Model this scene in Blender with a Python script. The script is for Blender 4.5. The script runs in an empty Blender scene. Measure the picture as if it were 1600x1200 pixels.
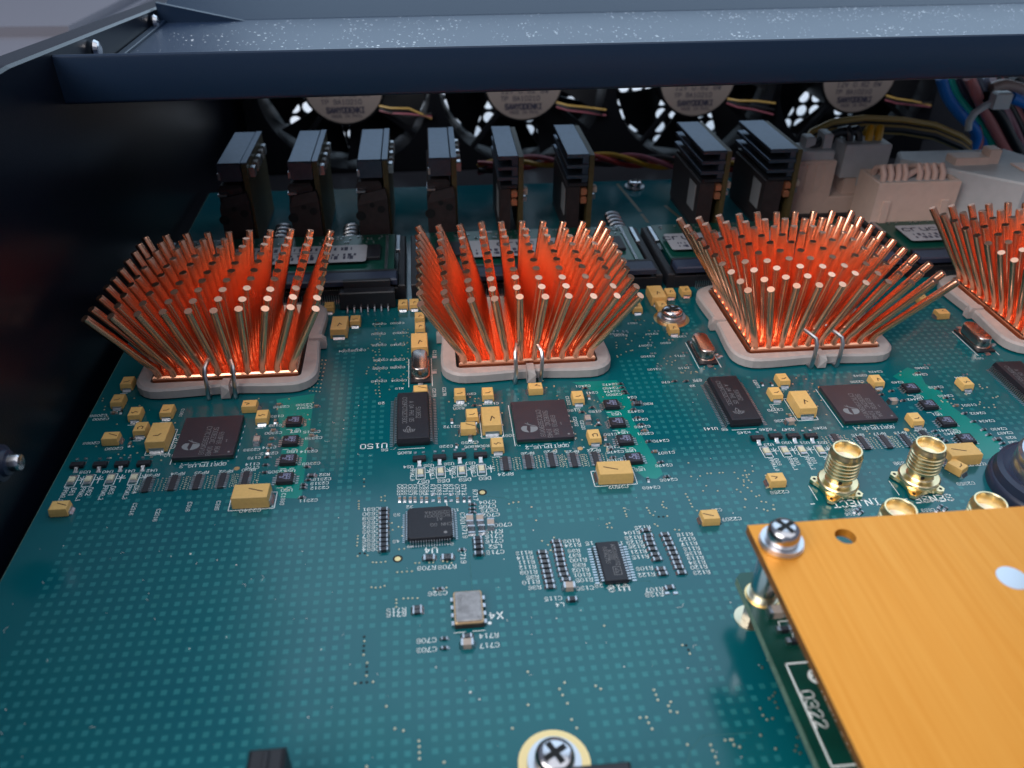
import bpy, math, random
from math import sin, cos, pi, radians
from mathutils import Vector, Matrix
random.seed(7)
S = 0.1                       # 1 Blender unit = 1 cm; everything below is written in millimetres
scene = bpy.context.scene
COL = scene.collection

# ------------------------------------------------------------------ camera
F, PITCH, YAW, ROLL, H = 1280.712, 0.599024, 0.109407, 0.010372, 114.625
_fw = Vector((sin(YAW)*cos(PITCH), cos(YAW)*cos(PITCH), -sin(PITCH)))
_ri = Vector((cos(YAW), -sin(YAW), 0)); _up = _ri.cross(_fw)
RI = cos(ROLL)*_ri + sin(ROLL)*_up
UP = -sin(ROLL)*_ri + cos(ROLL)*_up
CAMO = Vector((0, 0, H))
cam_d = bpy.data.cameras.new('camera'); cam = bpy.data.objects.new('camera', cam_d); COL.objects.link(cam)
cam_d.sensor_width = 36; cam_d.sensor_fit = 'HORIZONTAL'; cam_d.lens = 36*F/1600
cam_d.clip_start = 0.05; cam_d.clip_end = 2000
M = Matrix((RI, UP, -_fw)).transposed().to_4x4(); M.translation = CAMO*S
cam.matrix_world = M
cam_d.dof.use_dof = True; cam_d.dof.focus_distance = 19.5; cam_d.dof.aperture_fstop = 0.21
scene.camera = cam

def ray(px, py): return (px-800)/F*RI - (py-600)/F*UP + _fw
def at(px, py, z=0.0):
    """board-frame point (mm) at height z that the photograph shows at this pixel"""
    d = ray(px, py); return CAMO + d*((z-H)/d.z)
def aty(px, py, Y):
    d = ray(px, py); return CAMO + d*(Y/d.y)

# ------------------------------------------------------------------ light and render settings
world = bpy.data.worlds.new('World'); scene.world = world; world.use_nodes = True
bg = world.node_tree.nodes['Background']
bg.inputs[0].default_value = (0.62, 0.74, 1.0, 1); bg.inputs[1].default_value = 0.22

def area(name, loc, target, w, h, radiance, color):
    l = bpy.data.lights.new(name, 'AREA'); l.shape = 'RECTANGLE'; l.size = w*S; l.size_y = h*S
    l.energy = radiance*pi*w*S*h*S; l.color = color
    o = bpy.data.objects.new(name, l); COL.objects.link(o); o.location = Vector(loc)*S
    o.rotation_euler = (Vector(target)-Vector(loc)).to_track_quat('-Z', 'Y').to_euler()
    return o
area('window_light', (500, 1250, 880), (300, 150, 420), 1750, 1600, 1.5, (0.58, 0.79, 1.0))
area('ceiling_bounce_fill', (420, -40, 1500), (80, 150, 0), 1500, 1900, 1.0, (0.92, 0.96, 1.0))  # added overhead softbox, stands in for light bounced off the ceiling
area('room_light', (-640, -330, 820), (60, 150, 0), 850, 800, 5.8, (1.0, 0.97, 0.94))

scene.view_settings.view_transform = 'Standard'; scene.view_settings.look = 'None'
scene.view_settings.exposure = 0.09; scene.view_settings.gamma = 1
scene.render.engine = 'CYCLES'
cy = scene.cycles
cy.use_denoising = True; cy.max_bounces = 14; cy.diffuse_bounces = 6; cy.glossy_bounces = 5
cy.transparent_max_bounces = 8; cy.sample_clamp_indirect = 8; cy.caustics_reflective = True; cy.blur_glossy = 0.3

# ------------------------------------------------------------------ materials
MATS = {}
def mat(name, color, rough=0.5, metal=0.0, spec=0.5, coat=0.0, coat_rough=0.1, var=0.0, var_scale=6.0, bump=0.0, bump_scale=40.0,
        aniso=0.0, rough_var=0.0, trans=0.0, var_color=None, stretch=(1, 1, 1), bump_dist=0.02):
    m = bpy.data.materials.new(name); m.use_nodes = True; nt = m.node_tree
    b = nt.nodes['Principled BSDF']
    b.inputs['Base Color'].default_value = (*color, 1); b.inputs['Roughness'].default_value = rough
    b.inputs['Metallic'].default_value = metal; b.inputs['Specular IOR Level'].default_value = spec
    b.inputs['Coat Weight'].default_value = coat; b.inputs['Coat Roughness'].default_value = coat_rough
    b.inputs['Anisotropic'].default_value = aniso; b.inputs['Transmission Weight'].default_value = trans
    if var or bump or rough_var:
        tc = nt.nodes.new('ShaderNodeTexCoord'); mp = nt.nodes.new('ShaderNodeMapping')
        mp.inputs['Scale'].default_value = stretch
        geo = nt.nodes.new('ShaderNodeNewGeometry')
        nt.links.new(geo.outputs['Position'], mp.inputs[0])
    def noise(scale, detail=4):
        n = nt.nodes.new('ShaderNodeTexNoise'); n.inputs['Scale'].default_value = scale; n.inputs['Detail'].default_value = detail
        nt.links.new(mp.outputs[0], n.inputs['Vector']); return n
    if var:
        n = noise(var_scale); r = nt.nodes.new('ShaderNodeMix'); r.data_type = 'RGBA'
        vc = var_color or tuple(c*(1-var) for c in color)
        rp = nt.nodes.new('ShaderNodeMapRange'); rp.inputs[1].default_value = .3; rp.inputs[2].default_value = .7
        nt.links.new(n.outputs['Fac'], rp.inputs[0]); nt.links.new(rp.outputs[0], r.inputs['Factor'])
        r.inputs['A'].default_value = (*color, 1); r.inputs['B'].default_value = (*vc, 1)
        nt.links.new(r.outputs['Result'], b.inputs['Base Color'])
    if rough_var:
        n = noise(var_scale*2.3); rp = nt.nodes.new('ShaderNodeMapRange')
        rp.inputs[1].default_value = .3; rp.inputs[2].default_value = .7
        rp.inputs[3].default_value = max(0.02, rough-rough_var); rp.inputs[4].default_value = rough+rough_var
        nt.links.new(n.outputs['Fac'], rp.inputs[0]); nt.links.new(rp.outputs[0], b.inputs['Roughness'])
    if bump:
        n = noise(bump_scale, 5); bp = nt.nodes.new('ShaderNodeBump'); bp.inputs['Strength'].default_value = bump
        bp.inputs['Distance'].default_value = bump_dist
        nt.links.new(n.outputs['Fac'], bp.inputs['Height']); nt.links.new(bp.outputs[0], b.inputs['Normal'])
    MATS[name] = m
    return m

mat('solder_mask', (0.001, 0.104, 0.119), rough=0.17, spec=0.5, var=0.35, var_scale=0.3, var_color=(0.002, 0.086, 0.112), bump=0.03, bump_scale=60, rough_var=0.055)
mat('mask_over_copper', (0.013, 0.142, 0.155), rough=0.2, var=0.5, var_scale=3.2, var_color=(0.016, 0.17, 0.19))
mat('mask_bright', (0.001, 0.215, 0.185), rough=0.2, var=0.2, var_scale=1.0)
mat('mask_dark_card', (0.003, 0.06, 0.045), rough=0.3, var=0.3, var_scale=2)
mat('mask_trace', (0.01, 0.10, 0.105), rough=0.35)
mat('laminate_edge', (0.16, 0.26, 0.2), rough=0.55, var=0.4, var_scale=10)
mat('silk_white', (0.86, 0.90, 0.90), rough=0.55)
mat('via_metal', (0.78, 0.68, 0.48), rough=0.35, metal=1.0)
mat('gold_pad', (0.90, 0.64, 0.30), rough=0.32, metal=1.0)
mat('gold', (0.95, 0.76, 0.44), rough=0.28, metal=1.0)
mat('solder', (0.56, 0.57, 0.60), rough=0.30, metal=1.0, bump=0.5, bump_scale=22)
mat('tin_lead', (0.56, 0.57, 0.60), rough=0.32, metal=1.0)
mat('hole_black', (0.004, 0.006, 0.008), rough=0.8)
mat('copper', (0.965, 0.475, 0.30), rough=0.25, metal=1.0)
mat('copper_tip', (0.93, 0.52, 0.38), rough=0.42, metal=1.0)
mat('clip_plastic', (0.41, 0.38, 0.375), rough=0.5, var=0.12, var_scale=5, bump=0.06, bump_scale=30)
mat('spring_steel', (0.52, 0.54, 0.58), rough=0.3, metal=1.0)
mat('tantalum_yellow', (0.76, 0.47, 0.155), rough=0.5, var=0.1, var_scale=14, bump=0.05, bump_scale=60)
mat('tantalum_mark', (0.055, 0.022, 0.012), rough=0.6)
mat('epoxy_black', (0.013, 0.013, 0.020), rough=0.46, var=0.3, var_scale=20, bump=0.12, bump_scale=120)
mat('epoxy_purple', (0.026, 0.021, 0.031), rough=0.42, var=0.35, var_scale=2.5, var_color=(0.03, 0.025, 0.036), bump=0.08, bump_scale=90)
mat('laser_mark', (0.20, 0.205, 0.22), rough=0.6)
mat('laser_logo', (0.2, 0.22, 0.24), rough=0.6)
mat('blue_mark', (0.33, 0.36, 0.55), rough=0.55)
mat('resistor_body', (0.02, 0.021, 0.028), rough=0.4)
mat('ceramic_brown', (0.26, 0.18, 0.13), rough=0.5, var=0.2, var_scale=20)
mat('ceramic_tan', (0.42, 0.34, 0.29), rough=0.5, var=0.15, var_scale=20)
mat('led_lens', (0.72, 0.68, 0.5), rough=0.25, var=0.2, var_scale=20)
mat('crystal_can', (0.52, 0.45, 0.42), rough=0.24, metal=1.0, bump=0.05, bump_scale=18)
mat('osc_lid', (0.40, 0.385, 0.39), rough=0.5, metal=0.6, var=0.35, var_scale=9)
mat('ceramic_gold', (0.55, 0.36, 0.20), rough=0.35, metal=0.6)
mat('ceramic_black', (0.03, 0.022, 0.02), rough=0.5)
mat('ptfe', (0.82, 0.78, 0.72), rough=0.5)
mat('plate_orange', (0.79, 0.325, 0.042), rough=0.40, metal=0.5, aniso=0.5, var=0.3, var_scale=1.1, var_color=(0.73, 0.275, 0.025), stretch=(14, 0.35, 1), bump=0.12, bump_scale=5, rough_var=0.06)
mat('plate_edge', (0.36, 0.14, 0.03), rough=0.5, metal=0.3, var=0.5, var_scale=4, bump=0.2, bump_scale=12)
mat('screw_steel', (0.60, 0.58, 0.60), rough=0.2, metal=1.0, rough_var=0.06, var_scale=10)
mat('washer_steel', (0.66, 0.67, 0.70), rough=0.34, metal=1.0)
mat('standoff_zinc', (0.62, 0.70, 0.78), rough=0.2, metal=1.0)
mat('can_sleeve', (0.018, 0.026, 0.055), rough=0.42)
mat('can_metal', (0.66, 0.71, 0.76), rough=0.3, metal=1.0, bump=0.15, bump_scale=6, var=0.2, var_scale=3)
mat('black_plastic', (0.012, 0.013, 0.018), rough=0.5)
mat('black_gloss', (0.008, 0.008, 0.012), rough=0.28)
mat('brown_core', (0.035, 0.024, 0.026), rough=0.55, var=0.4, var_scale=6)
mat('alu_dark', (0.11, 0.14, 0.19), rough=0.36, metal=0.85, var=0.15, var_scale=6)
mat('module_card', (0.10, 0.075, 0.028), rough=0.5, var=0.3, var_scale=8)
mat('coil_copper', (0.75, 0.3, 0.16), rough=0.4, metal=0.8)
mat('grey_label', (0.3, 0.31, 0.33), rough=0.6)
mat('socket_copper_cast', (0.64, 0.47, 0.40), rough=0.5, var=0.08, var_scale=4)  # white plastic with the copper's pink reflection put into its colour
mat('plug_white', (0.44, 0.44, 0.46), rough=0.5, var=0.08, var_scale=4)
mat('nylon_tie', (0.82, 0.83, 0.82), rough=0.4)
mat('sodimm_label', (0.33, 0.33, 0.37), rough=0.4, var=0.1, var_scale=5)
mat('ink_dark', (0.03, 0.03, 0.06), rough=0.6)
mat('fan_label', (0.27, 0.23, 0.22), rough=0.6)
mat('fan_black', (0.004, 0.005, 0.008), rough=0.5, spec=0.25)
for n, c in (('wire_yellow', (0.55, 0.30, 0.015)), ('wire_gold', (0.56, 0.36, 0.10)), ('wire_red', (0.42, 0.03, 0.03)), ('wire_black', (0.012, 0.012, 0.016)),
             ('wire_blue', (0.02, 0.25, 0.85)), ('wire_green', (0.0, 0.58, 0.45)), ('wire_salmon', (0.80, 0.27, 0.26)), ('wire_maroon', (0.36, 0.10, 0.14)),
             ('wire_grey', (0.42, 0.44, 0.58)), ('wire_pink', (0.62, 0.42, 0.36)), ('wire_slate', (0.09, 0.11, 0.17))):
    mat(n, c, rough=0.38)
mat('rear_steel', (0.02, 0.022, 0.03), rough=0.45)
mat('table_white', (0.80, 0.80, 0.82), rough=0.55, var=0.1, var_scale=0.2)
mat('grey_case', (0.15, 0.148, 0.18), rough=0.5)

def tint(name, amount):
    nt = MATS[name].node_tree; b = nt.nodes['Principled BSDF']; oi = nt.nodes.new('ShaderNodeObjectInfo'); hs_ = nt.nodes.new('ShaderNodeHueSaturation')
    mr = nt.nodes.new('ShaderNodeMapRange'); mr.inputs[3].default_value = 1-amount; mr.inputs[4].default_value = 1+amount*.6; nt.links.new(oi.outputs['Random'], mr.inputs[0]); nt.links.new(mr.outputs[0], hs_.inputs['Value'])
    src = b.inputs['Base Color'].links[0].from_socket; nt.links.new(src, hs_.inputs['Color']); nt.links.new(hs_.outputs[0], b.inputs['Base Color'])
tint('tantalum_yellow', 0.13)
def navy_paint(name, dust):
    m = mat(name, (0.008, 0.020, 0.046), rough=0.40 if dust else 0.34, spec=0.45 if dust else 0.34)
    nt = m.node_tree; b = nt.nodes['Principled BSDF']
    geo = nt.nodes.new('ShaderNodeNewGeometry')
    n = nt.nodes.new('ShaderNodeTexNoise'); n.inputs['Scale'].default_value = 28; n.inputs['Detail'].default_value = 3
    nt.links.new(geo.outputs['Position'], n.inputs['Vector'])
    bp = nt.nodes.new('ShaderNodeBump'); bp.inputs['Strength'].default_value = 0.16; bp.inputs['Distance'].default_value = 0.02
    nt.links.new(n.outputs['Fac'], bp.inputs['Height']); nt.links.new(bp.outputs[0], b.inputs['Normal'])
    if dust:
        v = nt.nodes.new('ShaderNodeTexVoronoi'); v.inputs['Scale'].default_value = 6.5; v.inputs['Randomness'].default_value = 1
        nt.links.new(geo.outputs['Position'], v.inputs['Vector'])
        sp = nt.nodes.new('ShaderNodeSeparateColor'); nt.links.new(v.outputs['Color'], sp.inputs[0])
        th = nt.nodes.new('ShaderNodeMath'); th.operation = 'MULTIPLY'; th.inputs[1].default_value = dust   # speck radius differs from speck to speck
        n2 = nt.nodes.new('ShaderNodeTexNoise'); n2.inputs['Scale'].default_value = 0.55; nt.links.new(geo.outputs['Position'], n2.inputs['Vector'])
        mr = nt.nodes.new('ShaderNodeMapRange'); mr.inputs[1].default_value = .38; mr.inputs[2].default_value = .62; mr.inputs[3].default_value = .35; mr.inputs[4].default_value = 1.25
        nt.links.new(n2.outputs['Fac'], mr.inputs[0]); tm = nt.nodes.new('ShaderNodeMath'); tm.operation = 'MULTIPLY'; nt.links.new(mr.outputs[0], tm.inputs[1])
        nt.links.new(sp.outputs[0], th.inputs[0])
        cm = nt.nodes.new('ShaderNodeMath'); cm.operation = 'LESS_THAN'
        nt.links.new(v.outputs['Distance'], cm.inputs[0]); nt.links.new(th.outputs[0], tm.inputs[0]); nt.links.new(tm.outputs[0], cm.inputs[1])
        mx = nt.nodes.new('ShaderNodeMix'); mx.data_type = 'RGBA'
        mx.inputs['A'].default_value = (0.008, 0.022, 0.055, 1); mx.inputs['B'].default_value = (0.75, 0.80, 0.86, 1)
        nt.links.new(cm.outputs[0], mx.inputs['Factor']); nt.links.new(mx.outputs['Result'], b.inputs['Base Color'])
    return m
navy_paint('navy_paint', 0)
MATS['navy_paint_shaded'] = MATS['navy_paint'].copy(); MATS['navy_paint_shaded'].name = 'navy_paint_shaded'  # same navy paint for the side wall, its shade put into a darker colour
MATS['navy_paint_shaded'].node_tree.nodes['Principled BSDF'].inputs['Base Color'].default_value = (0.003, 0.005, 0.011, 1); MATS['navy_paint_shaded'].node_tree.nodes['Principled BSDF'].inputs['Roughness'].default_value = 0.28
navy_paint('navy_dusty', 0.24)

# ------------------------------------------------------------------ mesh helpers (millimetres in, centimetres out)
class MB:
    def __init__(s): s.v = []; s.f = []; s.sm = []
    def add(s, vs, fs, smooth=False):
        n = len(s.v); s.v += [tuple(p) for p in vs]; s.f += [tuple(i+n for i in f) for f in fs]; s.sm += [smooth]*len(fs); return s
    def box(s, x0, x1, y0, y1, z0, z1, c=0.0):
        """box; c > 0 chamfers the top edges"""
        if c <= 0:
            return s.add([(x0,y0,z0),(x1,y0,z0),(x1,y1,z0),(x0,y1,z0),(x0,y0,z1),(x1,y0,z1),(x1,y1,z1),(x0,y1,z1)],
                         [(3,2,1,0),(4,5,6,7),(0,1,5,4),(1,2,6,5),(2,3,7,6),(3,0,4,7)])
        return s.loft([[(x0,y0,z0),(x1,y0,z0),(x1,y1,z0),(x0,y1,z0)], [(x0,y0,z1-c),(x1,y0,z1-c),(x1,y1,z1-c),(x0,y1,z1-c)],
                       [(x0+c,y0+c,z1),(x1-c,y0+c,z1),(x1-c,y1-c,z1),(x0+c,y1-c,z1)]])
    def loft(s, rings, smooth=False, caps=True):
        n = len(rings[0]); vs = [p for r in rings for p in r]; fs = []
        for k in range(len(rings)-1):
            for i in range(n): j = (i+1) % n; fs.append((k*n+i, k*n+j, (k+1)*n+j, (k+1)*n+i))
        s.add(vs, fs, smooth)
        if caps:
            m = len(s.v)-len(vs)
            s.f.append(tuple(m+i for i in reversed(range(n)))); s.sm.append(False)
            s.f.append(tuple(m+(len(rings)-1)*n+i for i in range(n))); s.sm.append(False)
        return s
    def prism(s, poly, z0, z1): return s.loft([[(x,y,z0) for x,y in poly], [(x,y,z1) for x,y in poly]])
    def lathe(s, prof, n=24, cx=0, cy=0, smooth=True, caps=True):
        return s.loft([[(cx+r*cos(2*pi*i/n), cy+r*sin(2*pi*i/n), z) for i in range(n)] for r, z in prof], smooth, caps)
    def tube(s, path, r, n=8, caps=True, radii=None):
        P = [Vector(p) for p in path]; rings = []; prev = None
        for i, p in enumerate(P):
            t = (P[min(i+1, len(P)-1)]-P[max(i-1, 0)]).normalized()
            if prev is None:
                a = Vector((0,0,1)) if abs(t.z) < .9 else Vector((1,0,0)); u = t.cross(a).normalized()
            else:
                u = (prev - t*prev.dot(t)).normalized()
            w = t.cross(u); prev = u; rr = radii[i] if radii else r
            rings.append([p+u*rr*cos(2*pi*k/n)+w*rr*sin(2*pi*k/n) for k in range(n)])
        return s.loft(rings, True, caps)
    def ribbon(s, pts, w, z):
        for (a, b) in zip(pts[:-1], pts[1:]):
            a = Vector((a[0], a[1])); b = Vector((b[0], b[1])); d = b-a
            if d.length < 1e-6: d = Vector((1e-3, 0))
            d.normalize(); nrm = Vector((-d.y, d.x))*w/2; e = d*w*.45
            q = [a-e-nrm, b+e-nrm, b+e+nrm, a-e+nrm]
            s.add([(p.x, p.y, z) for p in q], [(0,1,2,3)])
        return s
    def disc(s, cx, cy, r, z, n=10):
        return s.add([(cx+r*cos(2*pi*i/n), cy+r*sin(2*pi*i/n), z) for i in range(n)], [tuple(range(n))])
    def xform(s, fn): s.v = [tuple(fn(Vector(p))) for p in s.v]; return s
    def mesh(s, name, m):
        me = bpy.data.meshes.new(name); me.from_pydata([(x*S, y*S, z*S) for x, y, z in s.v], [], s.f)
        me.polygons.foreach_set('use_smooth', s.sm); me.materials.append(MATS[m] if isinstance(m, str) else m); me.update()
        if any(s.sm): me.set_sharp_from_angle(angle=radians(38))
        return me
    def build(s, name, m, parent=None, kind=None): return obj(name, s.mesh(name, m), parent, kind=kind)

def obj(name, me, parent=None, loc=None, rz=0, kind=None):
    o = bpy.data.objects.new(name, me); COL.objects.link(o)
    if parent is not None: o.parent = parent
    if loc is not None: o.location = Vector(loc)*S
    if rz: o.rotation_euler = (0, 0, rz)
    if kind: o['kind'] = kind
    return o
def tag(o, label, cat, group=None):
    o['label'] = label; o['category'] = cat
    if group: o['group'] = group
    return o
def thing(name, label, cat, loc=(0,0,0), rz=0, group=None):
    return tag(obj(name, None, None, loc, rz), label, cat, group)
CACHE = {}
def cached(key, fn):
    if key not in CACHE: CACHE[key] = fn()
    return CACHE[key]

# ------------------------------------------------------------------ stroke lettering (x 0..4, y 0..6)
G = {}
for ln in '''0=1 0 3 0 4 1 4 5 3 6 1 6 0 5 0 1 1 0
1=1 5 2 6 2 0;1 0 3 0
2=0 5 1 6 3 6 4 5 4 4 0 0 4 0
3=0 5 1 6 3 6 4 5 4 4 3 3 4 2 4 1 3 0 1 0 0 1;1.5 3 3 3
4=3 0 3 6 0 2 4 2
5=4 6 0 6 0 3.5 3 3.5 4 2.5 4 1 3 0 1 0 0 1
6=4 5 3 6 1 6 0 5 0 1 1 0 3 0 4 1 4 2 3 3 0 3
7=0 6 4 6 1.5 0
8=1 3 0 4 0 5 1 6 3 6 4 5 4 4 3 3 1 3 0 2 0 1 1 0 3 0 4 1 4 2 3 3
9=0 1 1 0 3 0 4 1 4 5 3 6 1 6 0 5 0 4 1 3 4 3
A=0 0 2 6 4 0;.8 2 3.2 2
B=0 0 0 6 3 6 4 5 4 4 3 3 0 3;3 3 4 2 4 1 3 0 0 0
C=4 5 3 6 1 6 0 5 0 1 1 0 3 0 4 1
D=0 0 0 6 2.5 6 4 4.5 4 1.5 2.5 0 0 0
E=4 6 0 6 0 0 4 0;0 3 3 3
F=4 6 0 6 0 0;0 3 3 3
G=4 5 3 6 1 6 0 5 0 1 1 0 3 0 4 1 4 3 2.5 3
H=0 0 0 6;4 0 4 6;0 3 4 3
I=1 6 3 6;2 6 2 0;1 0 3 0
J=3 6 3 1 2 0 1 0 0 1
K=0 0 0 6;4 6 0 2.5;1.4 3.5 4 0
L=0 6 0 0 4 0
M=0 0 0 6 2 3 4 6 4 0
N=0 0 0 6 4 0 4 6
O=1 0 3 0 4 1 4 5 3 6 1 6 0 5 0 1 1 0
P=0 0 0 6 3 6 4 5 4 4 3 3 0 3
Q=1 0 3 0 4 1 4 5 3 6 1 6 0 5 0 1 1 0;2.5 1.5 4 0
R=0 0 0 6 3 6 4 5 4 4 3 3 0 3;2 3 4 0
S=0 1 1 0 3 0 4 1 4 2 3 3 1 3 0 4 0 5 1 6 3 6 4 5
T=0 6 4 6;2 6 2 0
U=0 6 0 1 1 0 3 0 4 1 4 6
V=0 6 2 0 4 6
W=0 6 1 0 2 3.5 3 0 4 6
X=0 0 4 6;0 6 4 0
Y=0 6 2 3 4 6;2 3 2 0
Z=0 6 4 6 0 0 4 0
-=.5 3 3.5 3
_=0 0 4 0
.=1.9 0 2.1 .2
+=.5 3 3.5 3;2 1.5 2 4.5
/=0 0 4 6
c=4 3.3 3 4 1 4 0 3 0 1 1 0 3 0 4 .7
r=0 0 0 4;0 3 1.2 4 3 4
u=0 4 0 1 1 0 3 0 4 1;4 4 4 0
i=2 4 2 0;2 5.4 2 5.7
a=.6 4 3 4 4 3 4 0;4 1 3 0 1 0 0 1 1 2.2 4 2.2
l=2 6 2 0'''.split('\n'):
    k, v = ln[0], ln[2:]
    G[k] = [[(float(q[i]), float(q[i+1])) for i in range(0, len(q), 2)] for q in (p.split() for p in v.split(';'))]
def text(mb, s, cx, cy, h, ang=180, w=None, z=0.02, adv=5.7, squash=1.0):
    k = h/6; w = w or h*.148; n = len(s); tot = (n-1)*adv+4; ca, sa = cos(radians(ang)), sin(radians(ang))
    for i, ch in enumerate(s):
        for pl in G.get(ch, ()):
            pts = []
            for x, y in pl:
                X = ((i*adv+x)-tot/2)*k*squash; Y = (y-3)*k
                pts.append((cx+X*ca-Y*sa, cy+X*sa+Y*ca))
            mb.ribbon(pts, w, z)
    return tot*k*squash

# ================================================================== the setting
table = MB().box(-900, 900, -300, 1500, -60, -26).build('table', 'table_white', kind='structure')
chassis_floor = MB().box(-88, 430, -120, 404, -25.8, -20).build('chassis_floor', 'rear_steel', kind='structure')

# left side wall: a sheet with a flange folded outwards along its top edge
ztop = lambda y: 73.0 if y < 185 else 73.0-(y-185)*0.072
mb = MB()
ys = [-120, 60, 185, 250, 330, 404]
mb.loft([[(-84, y, -20), (-84, y, ztop(y)-0.6), (-84.6, y, ztop(y)), (-91, y, ztop(y)), (-91, y, ztop(y)-1.4), (-85.5, y, ztop(y)-1.4), (-85.5, y, -20)] for y in ys])
wall = mb.build('chassis_side_wall', 'navy_paint_shaded', kind='structure')

# perforated rear panel: every cell is a square with a round opening
mb = MB(); pitch = 6.6; n = 12
x = -84.0
while x < 430:
    z = -20.0
    while z < 66:
        cx, cz = x+pitch/2, z+pitch/2
        near = min(math.hypot(cx-fx, cz-20) for fx in (-34.5, 45, 125, 202))
        r = 2.75 if near < 37.5 else 0
        sq = []
        for i in range(n):
            a = 2*pi*i/n+pi/n; c, s_ = cos(a), sin(a); m_ = max(abs(c), abs(s_)); sq.append((cx+pitch/2*c/m_, 402.0, cz+pitch/2*s_/m_))
        if r:
            vs = sq+[(cx+r*cos(2*pi*i/n+pi/n), 402.0, cz+r*sin(2*pi*i/n+pi/n)) for i in range(n)]+[(cx+r*cos(2*pi*i/n+pi/n), 403.4, cz+r*sin(2*pi*i/n+pi/n)) for i in range(n)]
            mb.add(vs, [(i, (i+1) % n, n+(i+1) % n, n+i) for i in range(n)]+[(n+i, n+(i+1) % n, 2*n+(i+1) % n, 2*n+i) for i in range(n)])
            k = n
        else:
            mb.add([(x, 402, z), (x+pitch, 402, z), (x+pitch, 402, z+pitch), (x, 402, z+pitch)], [(0,1,2,3)])
        z += pitch
    x += pitch
mb.build('chassis_rear_panel', 'rear_steel', kind='structure')

# cross brace over the board: front lip, recessed tray floor, rear riser
brace = thing('cross_brace', 'dark navy painted metal cross brace spanning the top of the chassis', 'brace', (0, 210, 59))
def rel(mb, o): 
    L = Vector(o.location)/S; return mb.xform(lambda p: p-L)
yf = lambda x: 206.6+(x+84)*0.0355
yb = lambda x: 299.0+(x+68)*0.055
xs = [-83.9, 0, 100, 200, 320]
rel(MB().loft([[(x, yf(x), 59.9), (x, yf(x)+.25, 59.3), (x, yf(x)+.7, 59), (x, yf(x)+1.6, 59), (x, yf(x)+1.6, 69.6), (x, yf(x)+1.2, 70.05), (x, yf(x)+.6, 70.1), (x, yf(x)+.15, 69.8), (x, yf(x), 69.3)] for x in xs], True), brace).build('front_lip', 'navy_paint', brace)
rel(MB().loft([[(x, yf(x)+1.6, 59.2), (x, yb(x), 59.2), (x, yb(x), 60.4), (x, yf(x)+1.6, 60.4)] for x in xs]), brace).build('tray_floor', 'navy_dusty', brace)
rel(MB().loft([[(x, yb(x), 59.2), (x, yb(x)+17, 65.0), (x, yb(x)+17, 66.3), (x, yb(x), 60.5)] for x in xs]), brace).build('rear_flange', 'navy_paint', brace)
rel(MB().box(-83.8, -81.6, 209, 297, 60.4, 61.3, .2), brace).build('seam_strip', 'navy_paint', brace)
rel(MB().loft([[(-83.8, 296.0, 60.4), (-57, 297.5, 60.4), (-83.8, 296.0, 66.5)], [(-83.8, 297.6, 60.4), (-57, 299.1, 60.4), (-83.8, 297.6, 66.5)]]), brace).build('corner_gusset', 'navy_paint', brace)
for k, (px, py) in enumerate(((145, 72), (292, 12))):
    p = Vector((0, 232 if k == 0 else 288, 0))
    o = MB().lathe([(2.2, 0), (2.4, .6), (1.9, 1.5), (0.9, 1.9)], 14).build('rivet_head', 'screw_steel', brace)
    o.location = (Vector((-83.4, p.y, 66 if k == 0 else 62))-Vector((0, 210, 59)))*S; o.rotation_euler = (0, radians(90), 0)

# screw boss on the side wall
d_ = ray(33, 722); e_ = CAMO+d_*(-78.0/d_.x); p = Vector((-84, e_.y, e_.z))
sc_ = thing('wall_standoff_screw', 'silver screw end on a dark blue ribbed stud on the side wall', 'screw', p)
sc_.rotation_euler = (0, radians(90), 0)
MB().lathe([(3.9, 0), (3.9, .8), (3.2, 1.0), (3.2, 1.8), (3.5, 2.0), (3.5, 2.9), (2.6, 3.1), (2.4, 3.9), (1.7, 4.1)], 24).build('ribbed_stud', 'can_sleeve', sc_)
MB().lathe([(1.65, 4.0), (1.65, 5.6), (1.45, 6.0), (1.0, 6.1)], 18).build('screw_end', 'screw_steel', sc_)

# pale grey instrument case standing left of the chassis
case = thing('equipment_case', 'pale grey equipment case out of focus beyond the side wall', 'case', (-300, 400, -26))
MB().prism([(-250, -60), (106, -60), (146, 520), (-250, 520)], 0, 44).build('body', 'grey_case', case)
MB().prism([(-250, 95), (112, 95), (141, 520), (-250, 520)], 44, 49).build('raised_panel', 'grey_case', case)
MB().prism([(-250, 260), (122, 260), (139, 520), (-250, 520)], 49, 54).build('upper_panel', 'grey_case', case)
bk = thing('metal_block', 'small silver block behind the pale grey case', 'block', (-150, 640, -26))
MB().box(-2, 14, -10, 20, 0, 62, 2).build('body', 'screw_steel', bk); MB().box(8.2, 26, -6, 16, 0, 60, 1).build('dark_side', 'black_plastic', bk)

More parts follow.
